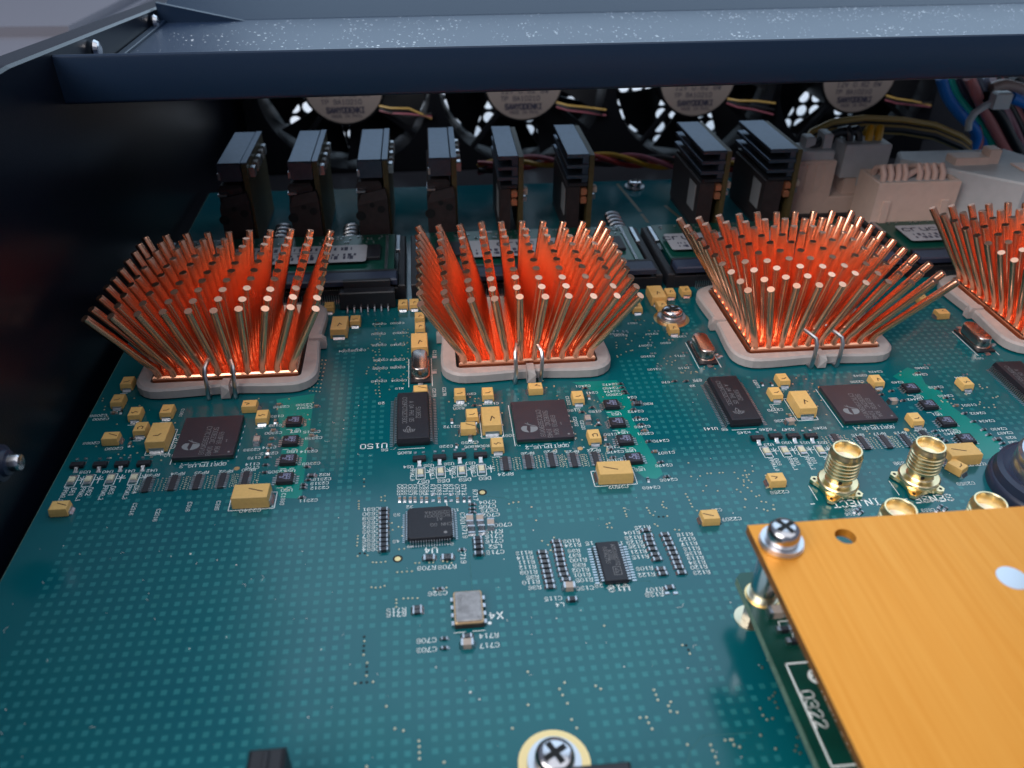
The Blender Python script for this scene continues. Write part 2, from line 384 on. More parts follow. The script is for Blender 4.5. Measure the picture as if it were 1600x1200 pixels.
# ------------------------------------------------------------------ circuit board
board = MB().box(-81, 285, -60, 303, -1.6, 0).build('circuit_board', 'solder_mask', kind='structure')
edge = MB().box(-81.12, -81.02, -60, 303, -1.6, -0.05).build('board_edge', 'laminate_edge', board)
silk = MB()                       # white print
KEEP = []                         # (x0, x1, y0, y1) areas without copper squares
def keep(x0, x1, y0, y1): KEEP.append((min(x0,x1), max(x0,x1), min(y0,y1), max(y0,y1)))
def T(s, px, py, h=1.0, ang=180, squash=.95):
    p = at(px, py); h *= .93; L = text(silk, s, p.x, p.y, h, ang, squash=squash*1.06, adv=5.9)
    if ang in (0, 180): keep(p.x-L/2-.3, p.x+L/2+.3, p.y-h/2-.3, p.y+h/2+.3)
    else: keep(p.x-h/2-.3, p.x+h/2+.3, p.y-L/2-.3, p.y+L/2+.3)
def silk_rect(x0, x1, y0, y1, w=.15, sides='lrtb', z=0.02):
    if 'l' in sides: silk.ribbon([(x0, y0), (x0, y1)], w, z)
    if 'r' in sides: silk.ribbon([(x1, y0), (x1, y1)], w, z)
    if 't' in sides: silk.ribbon([(x0, y1), (x1, y1)], w, z)
    if 'b' in sides: silk.ribbon([(x0, y0), (x1, y0)], w, z)

# bright green copper pours
for poly in ([(432,624),(492,615),(489,632),(471,779),(438,778),(428,760),(441,700)],
             [(893,597),(963,594),(972,602),(987,628),(986,650),(1008,690),(1030,728),(1036,741),(1026,748),(1008,747),(985,730),(975,700),(950,650),(930,612)],
             [(1395,588),(1418,574),(1436,580),(1446,600),(1470,612),(1487,635),(1530,665),(1562,692),(1562,710),(1540,718),(1525,712),(1505,690),(1470,650),(1430,610)]):
    pts = [at(*q) for q in poly]
    m = MB(); m.add([(p.x, p.y, 0.006) for p in pts], [tuple(range(len(pts)))])
    me = m.mesh('copper_pour', 'mask_bright')
    if me.polygons[0].normal.z < 0: me.flip_normals()
    obj('copper_pour', me, board)
    keep(min(p.x for p in pts), max(p.x for p in pts), min(p.y for p in pts), max(p.y for p in pts))
# thin traces
tr = MB()
for path in ([(753,775),(790,778),(810,785)], [(732,850),(736,900),(738,925)], [(985,908),(1015,908),(1030,920),(1045,924)], [(1098,1150),(1080,1170),(1072,1200)], [(1098,1150),(1175,1145)]):
    tr.ribbon([at(*q)[:2] for q in path], .14, .008)
tr.build('trace', 'mask_trace', board)

# ================================================================== copper pin heat sinks
def rrect(cx, cy, hx, hy, r, n=5):
    out = []
    for sx, sy, a0 in ((1,1,0), (-1,1,90), (-1,-1,180), (1,-1,270)):
        for i in range(n+1):
            a = radians(a0+90*i/n); out.append((cx+sx*(hx-r)+r*cos(a), cy+sy*(hy-r)+r*sin(a)))
    return out
def frame_mesh():
    m = MB(); N = 24
    o1 = rrect(0, 0, 21.6, 20.7, 6.0); i1 = rrect(0, 0, 17.9, 17.6, 1.2)
    def wave(p, top):      # the long bars bow in a little between the corners
        x, y = p
        if abs(y) > 17 and abs(x) < 14: y -= math.copysign(0.8*(1+cos(pi*x/14))/2, y) if top else 0
        if abs(x) > 18 and abs(y) < 13: x -= math.copysign(0.7*(1+cos(pi*y/13))/2, x) if top else 0
        return x, y
    # refine the straight runs so that the bow shows
    def refine(pl):
        out = []
        for a, b in zip(pl, pl[1:]+pl[:1]):
            d = math.hypot(b[0]-a[0], b[1]-a[1]); k = 8 if d > 8 else 1
            for j in range(k): out.append((a[0]+(b[0]-a[0])*j/k, a[1]+(b[1]-a[1])*j/k))
        return out
    o1 = [wave(p, 1) for p in refine(o1)]; i1 = refine(i1)
    sc = lambda pl, f: [(x-math.copysign(f, x)*(abs(x) > 3), y-math.copysign(f, y)*(abs(y) > 3)) for x, y in pl]
    rings = [[(x,y,.45) for x,y in o1], [(x,y,2.5) for x,y in o1], [(x,y,3.0) for x,y in sc(o1, .5)], [(x,y,3.0) for x,y in i1], [(x,y,.45) for x,y in i1]]
    m.loft(rings, False, caps=False); n = len(o1)
    m.add([p for p in rings[-1]]+[p for p in rings[0]], [(i, (i+1) % n, n+(i+1) % n, n+i) for i in range(n)])
    return m.mesh('retainer_frame', 'clip_plastic')
HSX = (-51.0, 22.7, 97.5, 172.0); HSY = 188.3
TIPS = [((-25.2,-23.4),(24.7,-23.0),(-23.4,19.6),(25.0,19.6)), ((-25.7,-23.2),(25.3,-23.6),(-26.0,20.2),(25.2,19.0)),
        ((-23.7,-23.4),(28.2,-23.6),(-28.6,19.4),(22.2,21.0)), ((-24.4,-23.4),(27.0,-23.6),(-27.7,21.5),(23.0,21.0))]
HSL = ('copper pin heat sink nearest the left wall, in the shade', 'copper pin heat sink between the two crystals, second from the left wall',
       'bright copper pin heat sink behind the gold connectors, third from the left', 'copper pin heat sink cut off by the right edge of the picture')
NP = 10
for hi, hx in enumerate(HSX):
    hs = thing('pin_heat_sink', HSL[hi], 'heat sink', (hx, HSY, 0), group='copper pin heat sinks')
    # the package it is clamped on
    MB().box(-17.4, 17.4, -17.2, 17.2, 0.3, 1.9).build('chip_package', 'epoxy_black', hs)
    MB().box(-17.2, 17.2, -17.0, 17.0, 1.9, 4.2, .35).build('base_plate', 'copper', hs)
    fr = obj('retainer_frame', cached('frame', frame_mesh), hs)
    for (bx, by, rz) in ((0.4, -20.4, 0), (-20.9, 0, -pi/2), (20.9, 0, pi/2)):
        m = MB(); m.loft([[(-1.1,-1.5,.4),(1.1,-1.5,.4),(1.1,-1.5,2.6),(.9,-.6,3.6),(-.9,-.6,3.6),(-1.1,-1.5,2.6)], [(-1.1,2.6,.4),(1.1,2.6,.4),(1.1,2.6,2.6),(.9,2.6,3.6),(-.9,2.6,3.6),(-1.1,2.6,2.6)]])
        obj('latch_tab', cached('tab', lambda: m.mesh('latch_tab', 'clip_plastic')), fr, (bx, by, 0), rz)
    for wx in ((-3.4, 2.9) if hi < 2 else (-2.2, 4.6)):
        bend = 1.2 if hi >= 2 else (-.4 if wx < 0 else .6)
        path = [(wx-.3, -18.6, .35), (wx-.3, -21.5, .4), (wx-.2, -21.9, 1.2), (wx, -21.7, 4), (wx+.3*bend, -21.0, 6.8), (wx+.2*bend, -20.1, 8.2), (wx-.9*bend, -18.5, 8.9), (wx-2.2*bend, -16, 9.4)]
        MB().tube(path, .52, 8).build('spring_wire', 'spring_steel', hs)
    FL, FR, BL, BR = TIPS[hi]
    rnd = random.Random(hi+3)
    for r in range(NP):
        for c in range(NP):
            u, v = c/(NP-1), r/(NP-1)
            bx, by = (u-.5)*31.6, (v-.5)*31.6
            tx = (FL[0]*(1-u)+FR[0]*u)*(1-v)+(BL[0]*(1-u)+BR[0]*u)*v; ty = (FL[1]*(1-u)+FR[1]*u)*(1-v)+(BL[1]*(1-u)+BR[1]*u)*v
            tx += rnd.gauss(0, .13); ty += rnd.gauss(0, .13); tz = 25.0+rnd.gauss(0, .12) + (1.2*(1-(abs(u-.5)*2)**2)-.6)*.6
            dx, dy = tx-bx, ty-by
            L = [(bx, by, 3.9), (bx+dx*.008, by+dy*.008, 4.9), (bx+dx*.05, by+dy*.05, 6.3), (bx+dx*.985, by+dy*.985, tz-.33), (tx, ty, tz)]
            m = MB(); m.tube(L, 1.0, 12, radii=[1.25, 1.06, 1.0, 1.0, .91])
            m.build('pin', 'copper', hs)
    keep(hx-24, hx+24, HSY-22, HSY+24)

# ================================================================== integrated circuits
def leads(n, pitch, y0, x_in, x_out, z_body, w, side, foot=.5):
    """a row of gull-wing leads along y at one side (side = -1 left, +1 right)"""
    m = MB()
    for i in range(n):
        y = y0+i*pitch; s = side
        pr_ = [(x_in, z_body+.06), (x_in+(x_out-x_in)*.35, z_body+.06), (x_out-foot, .12), (x_out, .12)]
        pr2 = [(x_in, z_body-.06), (x_in+(x_out-x_in)*.25, z_body-.06), (x_out-foot-.1, .02), (x_out, .02)]
        for (a, b), (c, d) in zip(zip(pr_, pr_[1:]), zip(pr2, pr2[1:])):
            v = [(s*a[0], y-w/2, a[1]), (s*a[0], y+w/2, a[1]), (s*b[0], y+w/2, b[1]), (s*b[0], y-w/2, b[1]),
                 (s*c[0], y-w/2, c[1]), (s*c[0], y+w/2, c[1]), (s*d[0], y+w/2, d[1]), (s*d[0], y-w/2, d[1])]
            m.add(v, [(0,1,2,3), (0,3,7,4), (1,5,6,2), (3,2,6,7)])
    return m
def body_mb(hx, hy, z0, z1, c=.12, draft=.18):
    zm = (z0+z1)/2
    return MB().loft([[(-hx+draft,-hy+draft,z0),(hx-draft,-hy+draft,z0),(hx-draft,hy-draft,z0),(-hx+draft,hy-draft,z0)],
                      [(-hx,-hy,zm-.05),(hx,-hy,zm-.05),(hx,hy,zm-.05),(-hx,hy,zm-.05)], [(-hx,-hy,zm+.05),(hx,-hy,zm+.05),(hx,hy,zm+.05),(-hx,hy,zm+.05)],
                      [(-hx+draft,-hy+draft,z1-c*.3),(hx-draft,-hy+draft,z1-c*.3),(hx-draft,hy-draft,z1-c*.3),(-hx+draft,hy-draft,z1-c*.3)],
                      [(-hx+draft+c,-hy+draft+c,z1),(hx-draft-c,-hy+draft+c,z1),(hx-draft-c,hy-draft-c,z1),(-hx+draft+c,hy-draft-c,z1)]])
def tree_logo(m, cx, cy, s, z, ang=0, outline=False):
    """leaf-shaped mark: a round blob cut by a narrow spear, with one slanted stroke above"""
    ca, sa = cos(ang), sin(ang); R = lambda x, y: (cx+(x*ca-y*sa)*s, cy+(x*sa+y*ca)*s)
    def poly(pts): m.add([(*R(*p), z) for p in pts], [tuple(range(len(pts)))])
    if not outline:
        n = 20; ring = [(1.25*cos(2*pi*i/n), .95*sin(2*pi*i/n)) for i in range(n)]
        # left lobe and right lobe, the gap between them is the spear
        left = [p for p in ring if p[0] < -.22 and p[1] < .75]; 
        poly([(-.30, .62)]+[(-.85, .66), (-1.15, .38), (-1.25, 0), (-1.12, -.42), (-.8, -.73), (-.4, -.9), (-.12, -.95), (-.42, -.3)])
        poly([(.02, -.95), (.45, -.9), (.88, -.68), (1.15, -.38), (1.25, 0), (1.18, .28), (.75, .38), (.2, .5), (.12, -.3)])
        poly([(-.62, 1.3), (-.5, 1.32), (.2, .92), (1.2, .42), (1.15, .34), (.1, .78)])
        poly([(-.15, 1.5), (-.08, 1.48), (-.02, 1.02), (-.12, 1.02)])
    else:
        for k in range(7):
            a = -.9+1.8*k/6; m.ribbon([R(a*.9, -.75+abs(a)*.35), R(a*1.15, .35-abs(a)*.2)], .16*s*.8, z)
        m.ribbon([R(-.5, .5), R(-.2, 1.2), R(.2, .7), R(-.05, -.8), R(-.5, .5)], .12*s, z)

# ---- wide memory chips with printed leaf mark
CHX = [(-57.3, 0), (17.4, 0), (0, 0)]
QDR = (('QDRIIPLUS_3', 'square black memory chip next to the left wall, printed QDRIIPLUS_3', (270.6,721.6), (364.4,720.6)),
       ('QDRIIPLUS_2', 'square black memory chip in the middle of the board, printed QDRIIPLUS_2', (808.4,693.4), (896.6,691.6)),
       ('QDRIIPLUS_1', 'square black memory chip behind the gold connectors, printed QDRIIPLUS_1', (1318.7,665.0), (1402.2,662.2)))
for qi, (nm, lab, fl, frp) in enumerate(QDR):
    a, b = at(*fl), at(*frp); cx = (a.x+b.x)/2; yb0 = (a.y+b.y)/2+.1; cyq = yb0+7.3
    ch = thing('memory_chip', lab, 'memory chip', (cx, cyq, 0), group='square memory chips below the heat sinks')
    MB().box(-6.5, 6.5, -7.3, 7.3, .25, .6).build('substrate', 'mask_dark_card', ch)
    MB().box(-6.45, 6.45, -7.25, 7.25, .6, 1.35, .05).build('body', 'epoxy_purple', ch)
    m = MB(); tree_logo(m, -3.2, -3.4, 1.55, 1.362); m.build('printed_logo', 'laser_logo', ch, kind='stuff')
    m = MB()
    for k, sx in enumerate((-.4, 1.15, 2.7)):
        text(m, ('CY7C1565KV18', '500BZXC 1048', '610F08 R04')[k], sx, -1.6-.5*k, 1.05, -90, w=.13, z=1.362, adv=5.3, squash=.92 if k < 2 else .8)
    text(m, 'e1', 4.6, -2.2, .8, 180, z=1.362); m.disc(5.4, -6.2, .28, 1.362)
    m.build('printed_marking', 'laser_mark', ch, kind='stuff')
    x0, x1, y0, y1 = cx-6.9, cx+6.9, cyq-7.75, cyq+7.7
    silk_rect(x0, x1, y0, y1, .14, 'l'); 
    for k in range(9): silk.ribbon([(x0+1+1.4*k, y0), (x0+1+1.4*k+(.12 if k != 4 else 1.2), y0)], .14, .02)
    for k in range(6): silk.ribbon([(x1, y0+1+2.2*k), (x1, y0+1.6+2.2*k)], .12, .02)
    text(silk, nm, cx+.2, yb0-1.35, .95, 180)
    keep(cx-9, cx+9, cyq-10.5, cyq+10)
    f1 = Vector((cx+7.4, yb0-2.7, 0)) if qi else at(370, 732); f2 = Vector((cx-5.4, cyq+8.4, 0))
    for fp in (f1, f2):
        MB().disc(fp.x, fp.y, .62, .012, 16).build('fiducial_pad', 'gold_pad', board)

# ---- 56-lead packages
for (fl, frr, bl, lab) in (((620.6,681.9),(670.6,680.6),(618.75,615), 'long black leaded chip printed U150, below the upright crystal'),
                           ((1141.9,651.9),(1187.8,651.9),(1103.4,590), 'long black leaded chip printed U141, left of the gold connectors'),
                           (None, None, None, 'long black leaded chip cut off by the right edge of the picture')):
    if fl: a, b, c = at(*fl, 2.2), at(*frr, 2.2), at(*bl, 2.2)
    cx, cyc = ((a.x+b.x)/2, (a.y+b.y+2*c.y)/4-.4) if fl else (cx+75.2, cyc)
    hxb, hyb = 3.75, 9.2
    ch = thing('leaded_chip', lab, 'chip', (cx, cyc, 0), group='long leaded chips')
    body_mb(hxb, hyb, .2, 2.3, .15, .3).build('body', 'epoxy_black', ch)
    for s in (-1, 1):
        obj('lead_row', cached(('l56', s), lambda: leads(28, .635, -13.5*.635, 3.7, 5.35, 1.1, .26, s, .7).mesh('lead_row', 'tin_lead')), ch, kind='stuff')
    m = MB(); tree_logo(m, -.9, -5.9, 1.25, 2.312, outline=True)
    for k, sx in enumerate((-1.9, -.35, 1.2)): text(m, ('CY29FCT52CTSOC', 'A 04 PHI 05', '510852')[k], sx, (1.8, 1.2, .6)[k], 1.0, -90, w=.11, z=2.312, adv=5.2, squash=.85)
    m.build('printed_marking', 'laser_mark', ch, kind='stuff')
    silk.ribbon([(cx-3.4, cyc-hyb-.55), (cx+2.4, cyc-hyb-.5)], .14, .02)
    keep(cx-6.2, cx+6.2, cyc-11.5, cyc+11)
T('U150', 584, 697, 1.7); T('56', 601, 703, .9); T('29', 596, 630, .9); T('U141', 1110, 670, .95); T('56', 1132, 671, .85); T('29', 1082, 603, .8)

# ---- 64-lead quad flat pack
a, b, c = at(637.8,842.2,1.4), at(706.3,839.4,1.4), at(636,793.4,1.4)
cx, cyc = (a.x+b.x)/2, (a.y+b.y)/4+c.y/2
u4 = thing('quad_flat_chip', 'square black chip with leads on all four sides, printed U4', 'chip', (cx, cyc, 0))
MB().loft([[(x*k, y*k, z) for x, y in ((-4.4,-3.9),(-3.9,-4.4),(3.9,-4.4),(4.4,-3.9),(4.4,3.9),(3.9,4.4),(-3.9,4.4),(-4.4,3.9))] for k, z in ((.96,.15),(1,.8),(1,.9),(.965,1.38),(.95,1.42))]).build('body', 'epoxy_black', u4)
for k in range(4):
    o = obj('lead_row', cached('l64', lambda: leads(16, .505, -7.5*.505, 4.35, 5.35, .85, .2, 1, .4).mesh('lead_row', 'tin_lead')), u4, kind='stuff', rz=k*pi/2)
m = MB()
for k, s_ in enumerate(('1025004A', 'FRCSS0CH', 'A1')): text(m, s_, 1.9-.0*k, 2.6-1.0*k, .75, 180, w=.09, z=1.432)
text(m, 'CHN GQ', 2.2, -.9, .75, 180, w=.09, z=1.432); m.disc(3.0, -3.1, .35, 1.43, 12)
m.build('printed_marking', 'laser_mark', u4, kind='stuff')
keep(cx-9, cx+8, cyc-9, cyc+7.5)
T('U4', 673.5, 860, 1.5); T('32', 640, 792, .8); T('33', 620, 804.5, .8); T('48', 619, 846, .8); T('49', 641, 854, .7); T('64', 703, 850, .8); T('1', 698, 788, .8); T('16', 712, 797, .8)

# ---- 28-lead chip U19
a, b, c = at(946,904,1.2), at(982,904,1.2), at(927.4,847.4,1.2)
cx, cyc = (a.x+b.x)/2, (a.y+b.y)/4+c.y/2-.2
u19 = thing('leaded_chip', 'narrow black 28-lead chip printed U19 between resistor columns', 'chip', (cx, cyc, 0))
body_mb(2.25, 5.0, .15, 1.2, .1, .15).build('body', 'epoxy_black', u19)
for s in (-1, 1): obj('lead_row', leads(14, .65, -6.5*.65, 2.2, 3.85, .65, .3, s, .75).mesh('lead_row', 'tin_lead'), u19, kind='stuff')
m = MB()
for k, (sx, s_, q) in enumerate(((.95, 'AD5391BSTZ', .8), (.1, 'A1201', .8), (-.75, '803A275S', .8))): text(m, s_, sx, 1.4, .72, -90, w=.09, z=1.212, squash=q)
m.ribbon([(-.2,-1.6),(1.2,-1.6),(1.2,-3.6),(-.2,-3.6),(-.2,-1.6)], .09, 1.212); m.ribbon([(.2,-2.0),(.9,-2.6),(.2,-3.2),(.2,-2.0)], .09, 1.212)
m.build('printed_marking', 'laser_mark', u19, kind='stuff')
silk.ribbon([(cx-2.0, cyc-5.5), (cx-.5, cyc-5.5)], .13, .02); silk.ribbon([(cx+.6, cyc-5.5), (cx+2.2, cyc-5.5)], .13, .02)
T('U19', 967, 919, 1.5); T('15', 921, 849, .95); T('14', 968, 849, .9); T('28', 935.5, 915, .9)
keep(cx-4.2, cx+4.2, cyc-7.5, cyc+6)

# ---- eight-lead chips on the bright copper pours
MS = [[(459,656),(453.4,686.5),(449.7,716),(445,745)], [(955.6,629.7),(965,657.8),(977,685),(991,714)], [(1423.7,604),(1451.9,630.3),(1480,656.6),(1510,683.8)]]
MSN = [('U57','U58','U59','U60'), ('U53','U54','U55','U56'), ('U52','U51','U50','U49')]
for gi, grp in enumerate(MS):
    for k, q in enumerate(grp):
        p = at(*q, 1.1); nm = MSN[gi][k]
        ch = thing('eight_lead_chip', 'small black eight-lead chip on the green copper patch, printed '+nm, 'chip', (p.x, p.y, 0), group='eight-lead chips on copper patches')
        obj('body', cached('msop', lambda: body_mb(1.75, 1.6, .12, 1.15, .1, .12).mesh('body', 'epoxy_black')), ch)
        for s in (-1, 1): obj('lead_row', cached(('l8', s), lambda: leads(4, .72, -1.5*.72, 1.7, 2.75, .6, .34, s, .55).mesh('lead_row', 'tin_lead')), ch, kind='stuff')
        def mk():
            m = MB()
            for kk, s_ in enumerate(('022', 'BCT', 'e3')): text(m, s_, .75-.75*kk, .1+.2*(kk == 2), .68, -90, w=.11, z=1.162)
            return m.mesh('printed_marking', 'blue_mark')
        obj('printed_marking', cached('msopm', mk), ch)
        silk.ribbon([(p.x-1.5, p.y-2.15), (p.x-.3, p.y-2.15)], .13, .02); silk.ribbon([(p.x+.5, p.y-2.15), (p.x+1.4, p.y-2.15)], .13, .02)
        text(silk, nm, p.x+.6, p.y-3.0, .85, 180)

# ---- resistor networks
RP = [[(229.7,756),(270,753.4),(308,751.6),(346.6,749.7),(383,747)], [(790,723.4),(825.6,720.6),(861.9,717.8),(896.6,717.8),(931,716)], [(1308,687.5),(1349.7,691),(1384,689),(1417,687.5),(1448,682)]]
RPN = [('RP35','RP34','RP33','RP32','RP30'), ('RP24','RP26','RP28','RP29','RP22'), ('RP13','RP15','RP17','RP19','RP11')]
AREA_ = ('near the left wall', 'in the middle', 'by the gold connectors')
def rp_leads():
    m = MB()
    for i in range(8):
        y = -2.0+i*4.0/7
        for s in (-1, 1): m.box(min(s*.6, s*1.25), max(s*.6, s*1.25), y-.115, y+.115, .01, .34)
    return m.mesh('terminal_row', 'solder')
def rp_vias():
    m = MB(); rnd = random.Random(5)
    for s in (-1, 1):
        for i in range(7):
            for k in range(2): m.disc(s*(1.8+.8*k)+rnd.uniform(-.08,.08), -1.9+i*.62+.2*k, .15, .022, 6)
    return m.mesh('via_field', 'via_metal')
for gi, grp in enumerate(RP):
    for k, q in enumerate(grp):
        p = at(*q, .45); nm = RPN[gi][k]
        t = thing('resistor_network', 'tiny black resistor network with sixteen contacts '+AREA_[gi]+', printed '+nm, 'resistor network', (p.x, p.y, 0), group='resistor networks in short rows')
        obj('body', cached('rpb', lambda: MB().box(-.62, .62, -2.35, 2.35, .05, .5, .06).mesh('body', 'resistor_body')), t)
        obj('terminal_row', cached('rpl', rp_leads), t, kind='stuff')
        obj('via_field', cached('rpv', rp_vias), board, (p.x, p.y, 0), kind='stuff')
        if (gi, k) not in ((1, 0), (2, 0)): text(silk, nm, p.x+.2, p.y+3.2, .8, 180)
        keep(p.x-3.4, p.x+3.4, p.y-3.5, p.y+4)
T('RP24', 790, 741, .95)

# ================================================================== tantalum capacitors
def tant(kind):
    L, W, Hh = (3.5, 2.8, 2.0) if kind == 'B' else (7.3, 4.4, 2.9)
    b = MB().loft([[(-L/2,-W/2,.15),(L/2,-W/2,.15),(L/2,W/2,.15),(-L/2,W/2,.15)], [(-L/2,-W/2,Hh*.5),(L/2,-W/2,Hh*.5),(L/2,W/2,Hh*.5),(-L/2,W/2,Hh*.5)],
                   [(-L/2+.10,-W/2+.1,Hh-.08),(L/2-.1,-W/2+.1,Hh-.08),(L/2-.1,W/2-.1,Hh-.08),(-L/2+.1,W/2-.1,Hh-.08)], [(-L/2+.2,-W/2+.2,Hh),(L/2-.2,-W/2+.2,Hh),(L/2-.2,W/2-.2,Hh),(-L/2+.2,W/2-.2,Hh)]])
    return b.mesh('body', 'tantalum_yellow'), L, W, Hh
def tant_end(kind):
    L, W, Hh = (3.5, 2.8, 2.0) if kind == 'B' else (7.3, 4.4, 2.9)
    w = W*.36
    m = MB().box(L/2-.02, L/2+.14, -w, w, .05, Hh*.42)
    m.loft([[(L/2+.14,-w,.02),(L/2+.6,-w*.9,.02),(L/2+.14,-w,.5)], [(L/2+.14,w,.02),(L/2+.6,w*.9,.02),(L/2+.14,w,.5)]])
    return m.mesh('terminal', 'solder')
def tant_mark(var, kind):
    L, W, Hh = (3.5, 2.8, 2.0) if kind == 'B' else (7.3, 4.4, 2.9)
    m = MB(); z = Hh+.012; k = 1.35 if kind == 'B' else 1.6
    p = [[(-.1,.5),(.25,.15),(.3,-.5)], [(.6,-.2),(-.4,.1),(.1,.5)], [(.1,.6),(-.15,.1),(.35,-.3),(0,-.6)], [(.5,.5),(-.2,.55),(-.45,.1),(-.1,-.4),(.5,-.3)], [(-.8,.5),(.9,-.2)]][var]
    rot_ = lambda q: (q[0]*k*(.8 if kind == 'B' else 1)+L*.12, q[1]*k*.85)
    m.ribbon([rot_(q) for q in p], .17*k, z)
    return m.mesh('ink_stroke', 'tantalum_mark')
# (kind, px, py of the top face, orientation: direction the marked end points, ink stroke, label)
TAN = [('B',198.8,594,-90,0,'yellow capacitor nearest the left corner of the shaded heat sink frame'), ('B',183.8,622,-90,0,'yellow capacitor at the board edge below the one touching the frame'),
 ('B',211,642,-90,2,'yellow capacitor above the printed C2034, left of the large one'), ('B',260.6,638,-90,0,'yellow capacitor straight above the left memory chip corner'),
 ('B',219.4,666,-90,3,'yellow capacitor with hooked stroke touching the large one at left'), ('D',247.5,674.7,-90,0,'large yellow capacitor printed C2035 beside the left memory chip'),
 ('B',172.5,680,0,4,'yellow capacitor lying sideways by the left board edge above the transistors'), ('B',92,789,0,4,'lone yellow capacitor at the left board edge below the lamps'),
 ('B',389.7,629.7,180,1,'yellow capacitor lying sideways just below the shaded heat sink'), ('B',409.4,646.6,-90,2,'yellow capacitor with wavy stroke at the right corner of the left memory chip'),
 ('D',391.6,766.6,0,4,'large yellow capacitor in a white outline printed C2340'),
 ('B',718.4,612,-90,0,'left one of two yellow capacitors side by side under the second heat sink'), ('B',762,611,-90,0,'right one of two yellow capacitors side by side under the second heat sink'),
 ('B',737.5,644.7,-90,0,'yellow capacitor left of the large one, upper of a touching pair'), ('B',731.5,664.4,0,4,'yellow capacitor lying sideways, lower of a touching pair'),
 ('D',767.5,649.4,-90,1,'large yellow capacitor printed C2087 beside the middle memory chip'), ('B',777,690.6,-90,2,'yellow capacitor at the lower left corner of the middle memory chip'),
 ('B',657,606,0,4,'yellow capacitor squeezed between the upright crystal and the long chip'), ('B',836.6,602.5,0,1,'yellow capacitor above the middle memory chip, under the wire clip'),
 ('B',903,616.6,-90,0,'yellow capacitor at the upper right corner of the middle memory chip'), ('B',928.4,677.5,-90,3,'yellow capacitor with C-shaped stroke left of the chip printed U55'),
 ('D',961,730,180,4,'large yellow capacitor in a white outline printed C2502'),
 ('B',1223.4,589,-90,0,'rear one of two yellow capacitors left of the right memory chip'), ('B',1212,610.6,-90,0,'front one of two yellow capacitors left of the right memory chip'),
 ('D',1255,623.7,-90,1,'large yellow capacitor beside the right memory chip'), ('B',1214,744.7,180,1,'yellow capacitor printed C2258 left of the gold connectors'),
 ('B',1370.3,591,-90,1,'yellow capacitor at the upper right corner of the right memory chip'), ('B',1509,594.7,-90,2,'yellow capacitor left of the chip cut by the picture edge'),
 ('B',1431,651,-90,0,'yellow capacitor at the lower right corner of the right memory chip'), ('D',1504,701.5,180,4,'large yellow capacitor behind the rear right gold connector'),
 ('B',1497,725,-60,0,'shaded yellow capacitor close beside the rear right gold connector'), ('B',1110,803,180,4,'lone yellow capacitor printed C2207 above the orange plate corner'),
 ('B',514,476,-90,0,'yellow capacitor left of the black header, beside the shaded heat sink'), ('D',530,504,-90,1,'large yellow capacitor right of the shaded heat sink'),
 ('B',555,497,-90,2,'small yellow capacitor in front of the black header leads'), ('B',629.5,472,-90,1,'left one of two yellow capacitors right of the black header'),
 ('B',647,471,-90,1,'right one of two yellow capacitors right of the black header'), ('B',655.5,492,-90,1,'upper one of two small yellow capacitors above the upright crystal'),
 ('B',656,508,-90,1,'lower one of two small yellow capacitors above the upright crystal'), ('D',655,531,-90,1,'large yellow capacitor touching the upright crystal'),
 ('D',1026,455,-90,1,'large yellow capacitor behind the board screw'), ('B',1047,454,-90,1,'small yellow capacitor right of the large one behind the board screw'),
 ('B',1071,451,-90,1,'small yellow capacitor touching the frame of the third heat sink'), ('B',1034,474,-90,1,'small yellow capacitor touching the board screw from behind'),
 ('B',1052,510,-90,1,'small yellow capacitor in front of the board screw'), ('B',964,485,-90,1,'yellow capacitor half hidden behind the right pins of the second heat sink'),
 ('B',995,477,-90,1,'yellow capacitor between the second heat sink pins and the board screw'), ('B',1472.5,486,0,1,'yellow capacitor alone between the third and fourth heat sinks'),
 ('B',1440,462,-90,0,'yellow capacitor seen between the right pins of the third heat sink')]
for kind, px, py, ang, var, lab in TAN:
    me, L, W, Hh = cached(('tant', kind), lambda: tant(kind)); p = at(px, py, Hh)
    jr = random.uniform(-1.5, 1.5)
    t = thing('tantalum_capacitor', lab, 'capacitor', (p.x, p.y, 0), radians(ang+jr), group='yellow tantalum capacitors')
    obj('body', me, t)
    e = cached(('te', kind), lambda: tant_end(kind)); obj('terminal', e, t); obj('terminal', e, t, rz=pi)
    obj('ink_stroke', cached(('tm', var, kind), lambda: tant_mark(var, kind)), t)
    hx, hy = (L/2+1, W/2+.4) if ang in (0, 180) else (W/2+.4, L/2+1)
    keep(p.x-hx, p.x+hx, p.y-hy, p.y+hy)
    if kind == 'D' and py > 560:
        silk_rect(p.x-hx+.1, p.x+hx-.1, p.y-hy+.15, p.y+hy-.15, .14)
    elif py > 560 and ang == -90:
        silk.ribbon([(p.x-1.3, p.y-2.75), (p.x+.3, p.y-2.75)], .14, .02)
for s_, px, py, h, ang in (('C2035',275,690,1.15,-90), ('C2340',391,797.5,.95,180), ('C2502',966,760.5,.95,180), ('C2087',797,680.5,.85,180), ('C2258',1218,769,.9,180), ('C2207',1143,811,.9,180), ('C20',1120,797,.8,180),
    ('C1893',442,780,.8,-90), ('C2484',1527,725.5,.9,180), ('C2359',1509,755.5,.9,180), ('+',426,791,.8,0), ('C1361',284,645,.7,-90), ('+',912,699,.9,0), ('+',752,682,.8,0)):
    T(s_, px, py, h, ang)

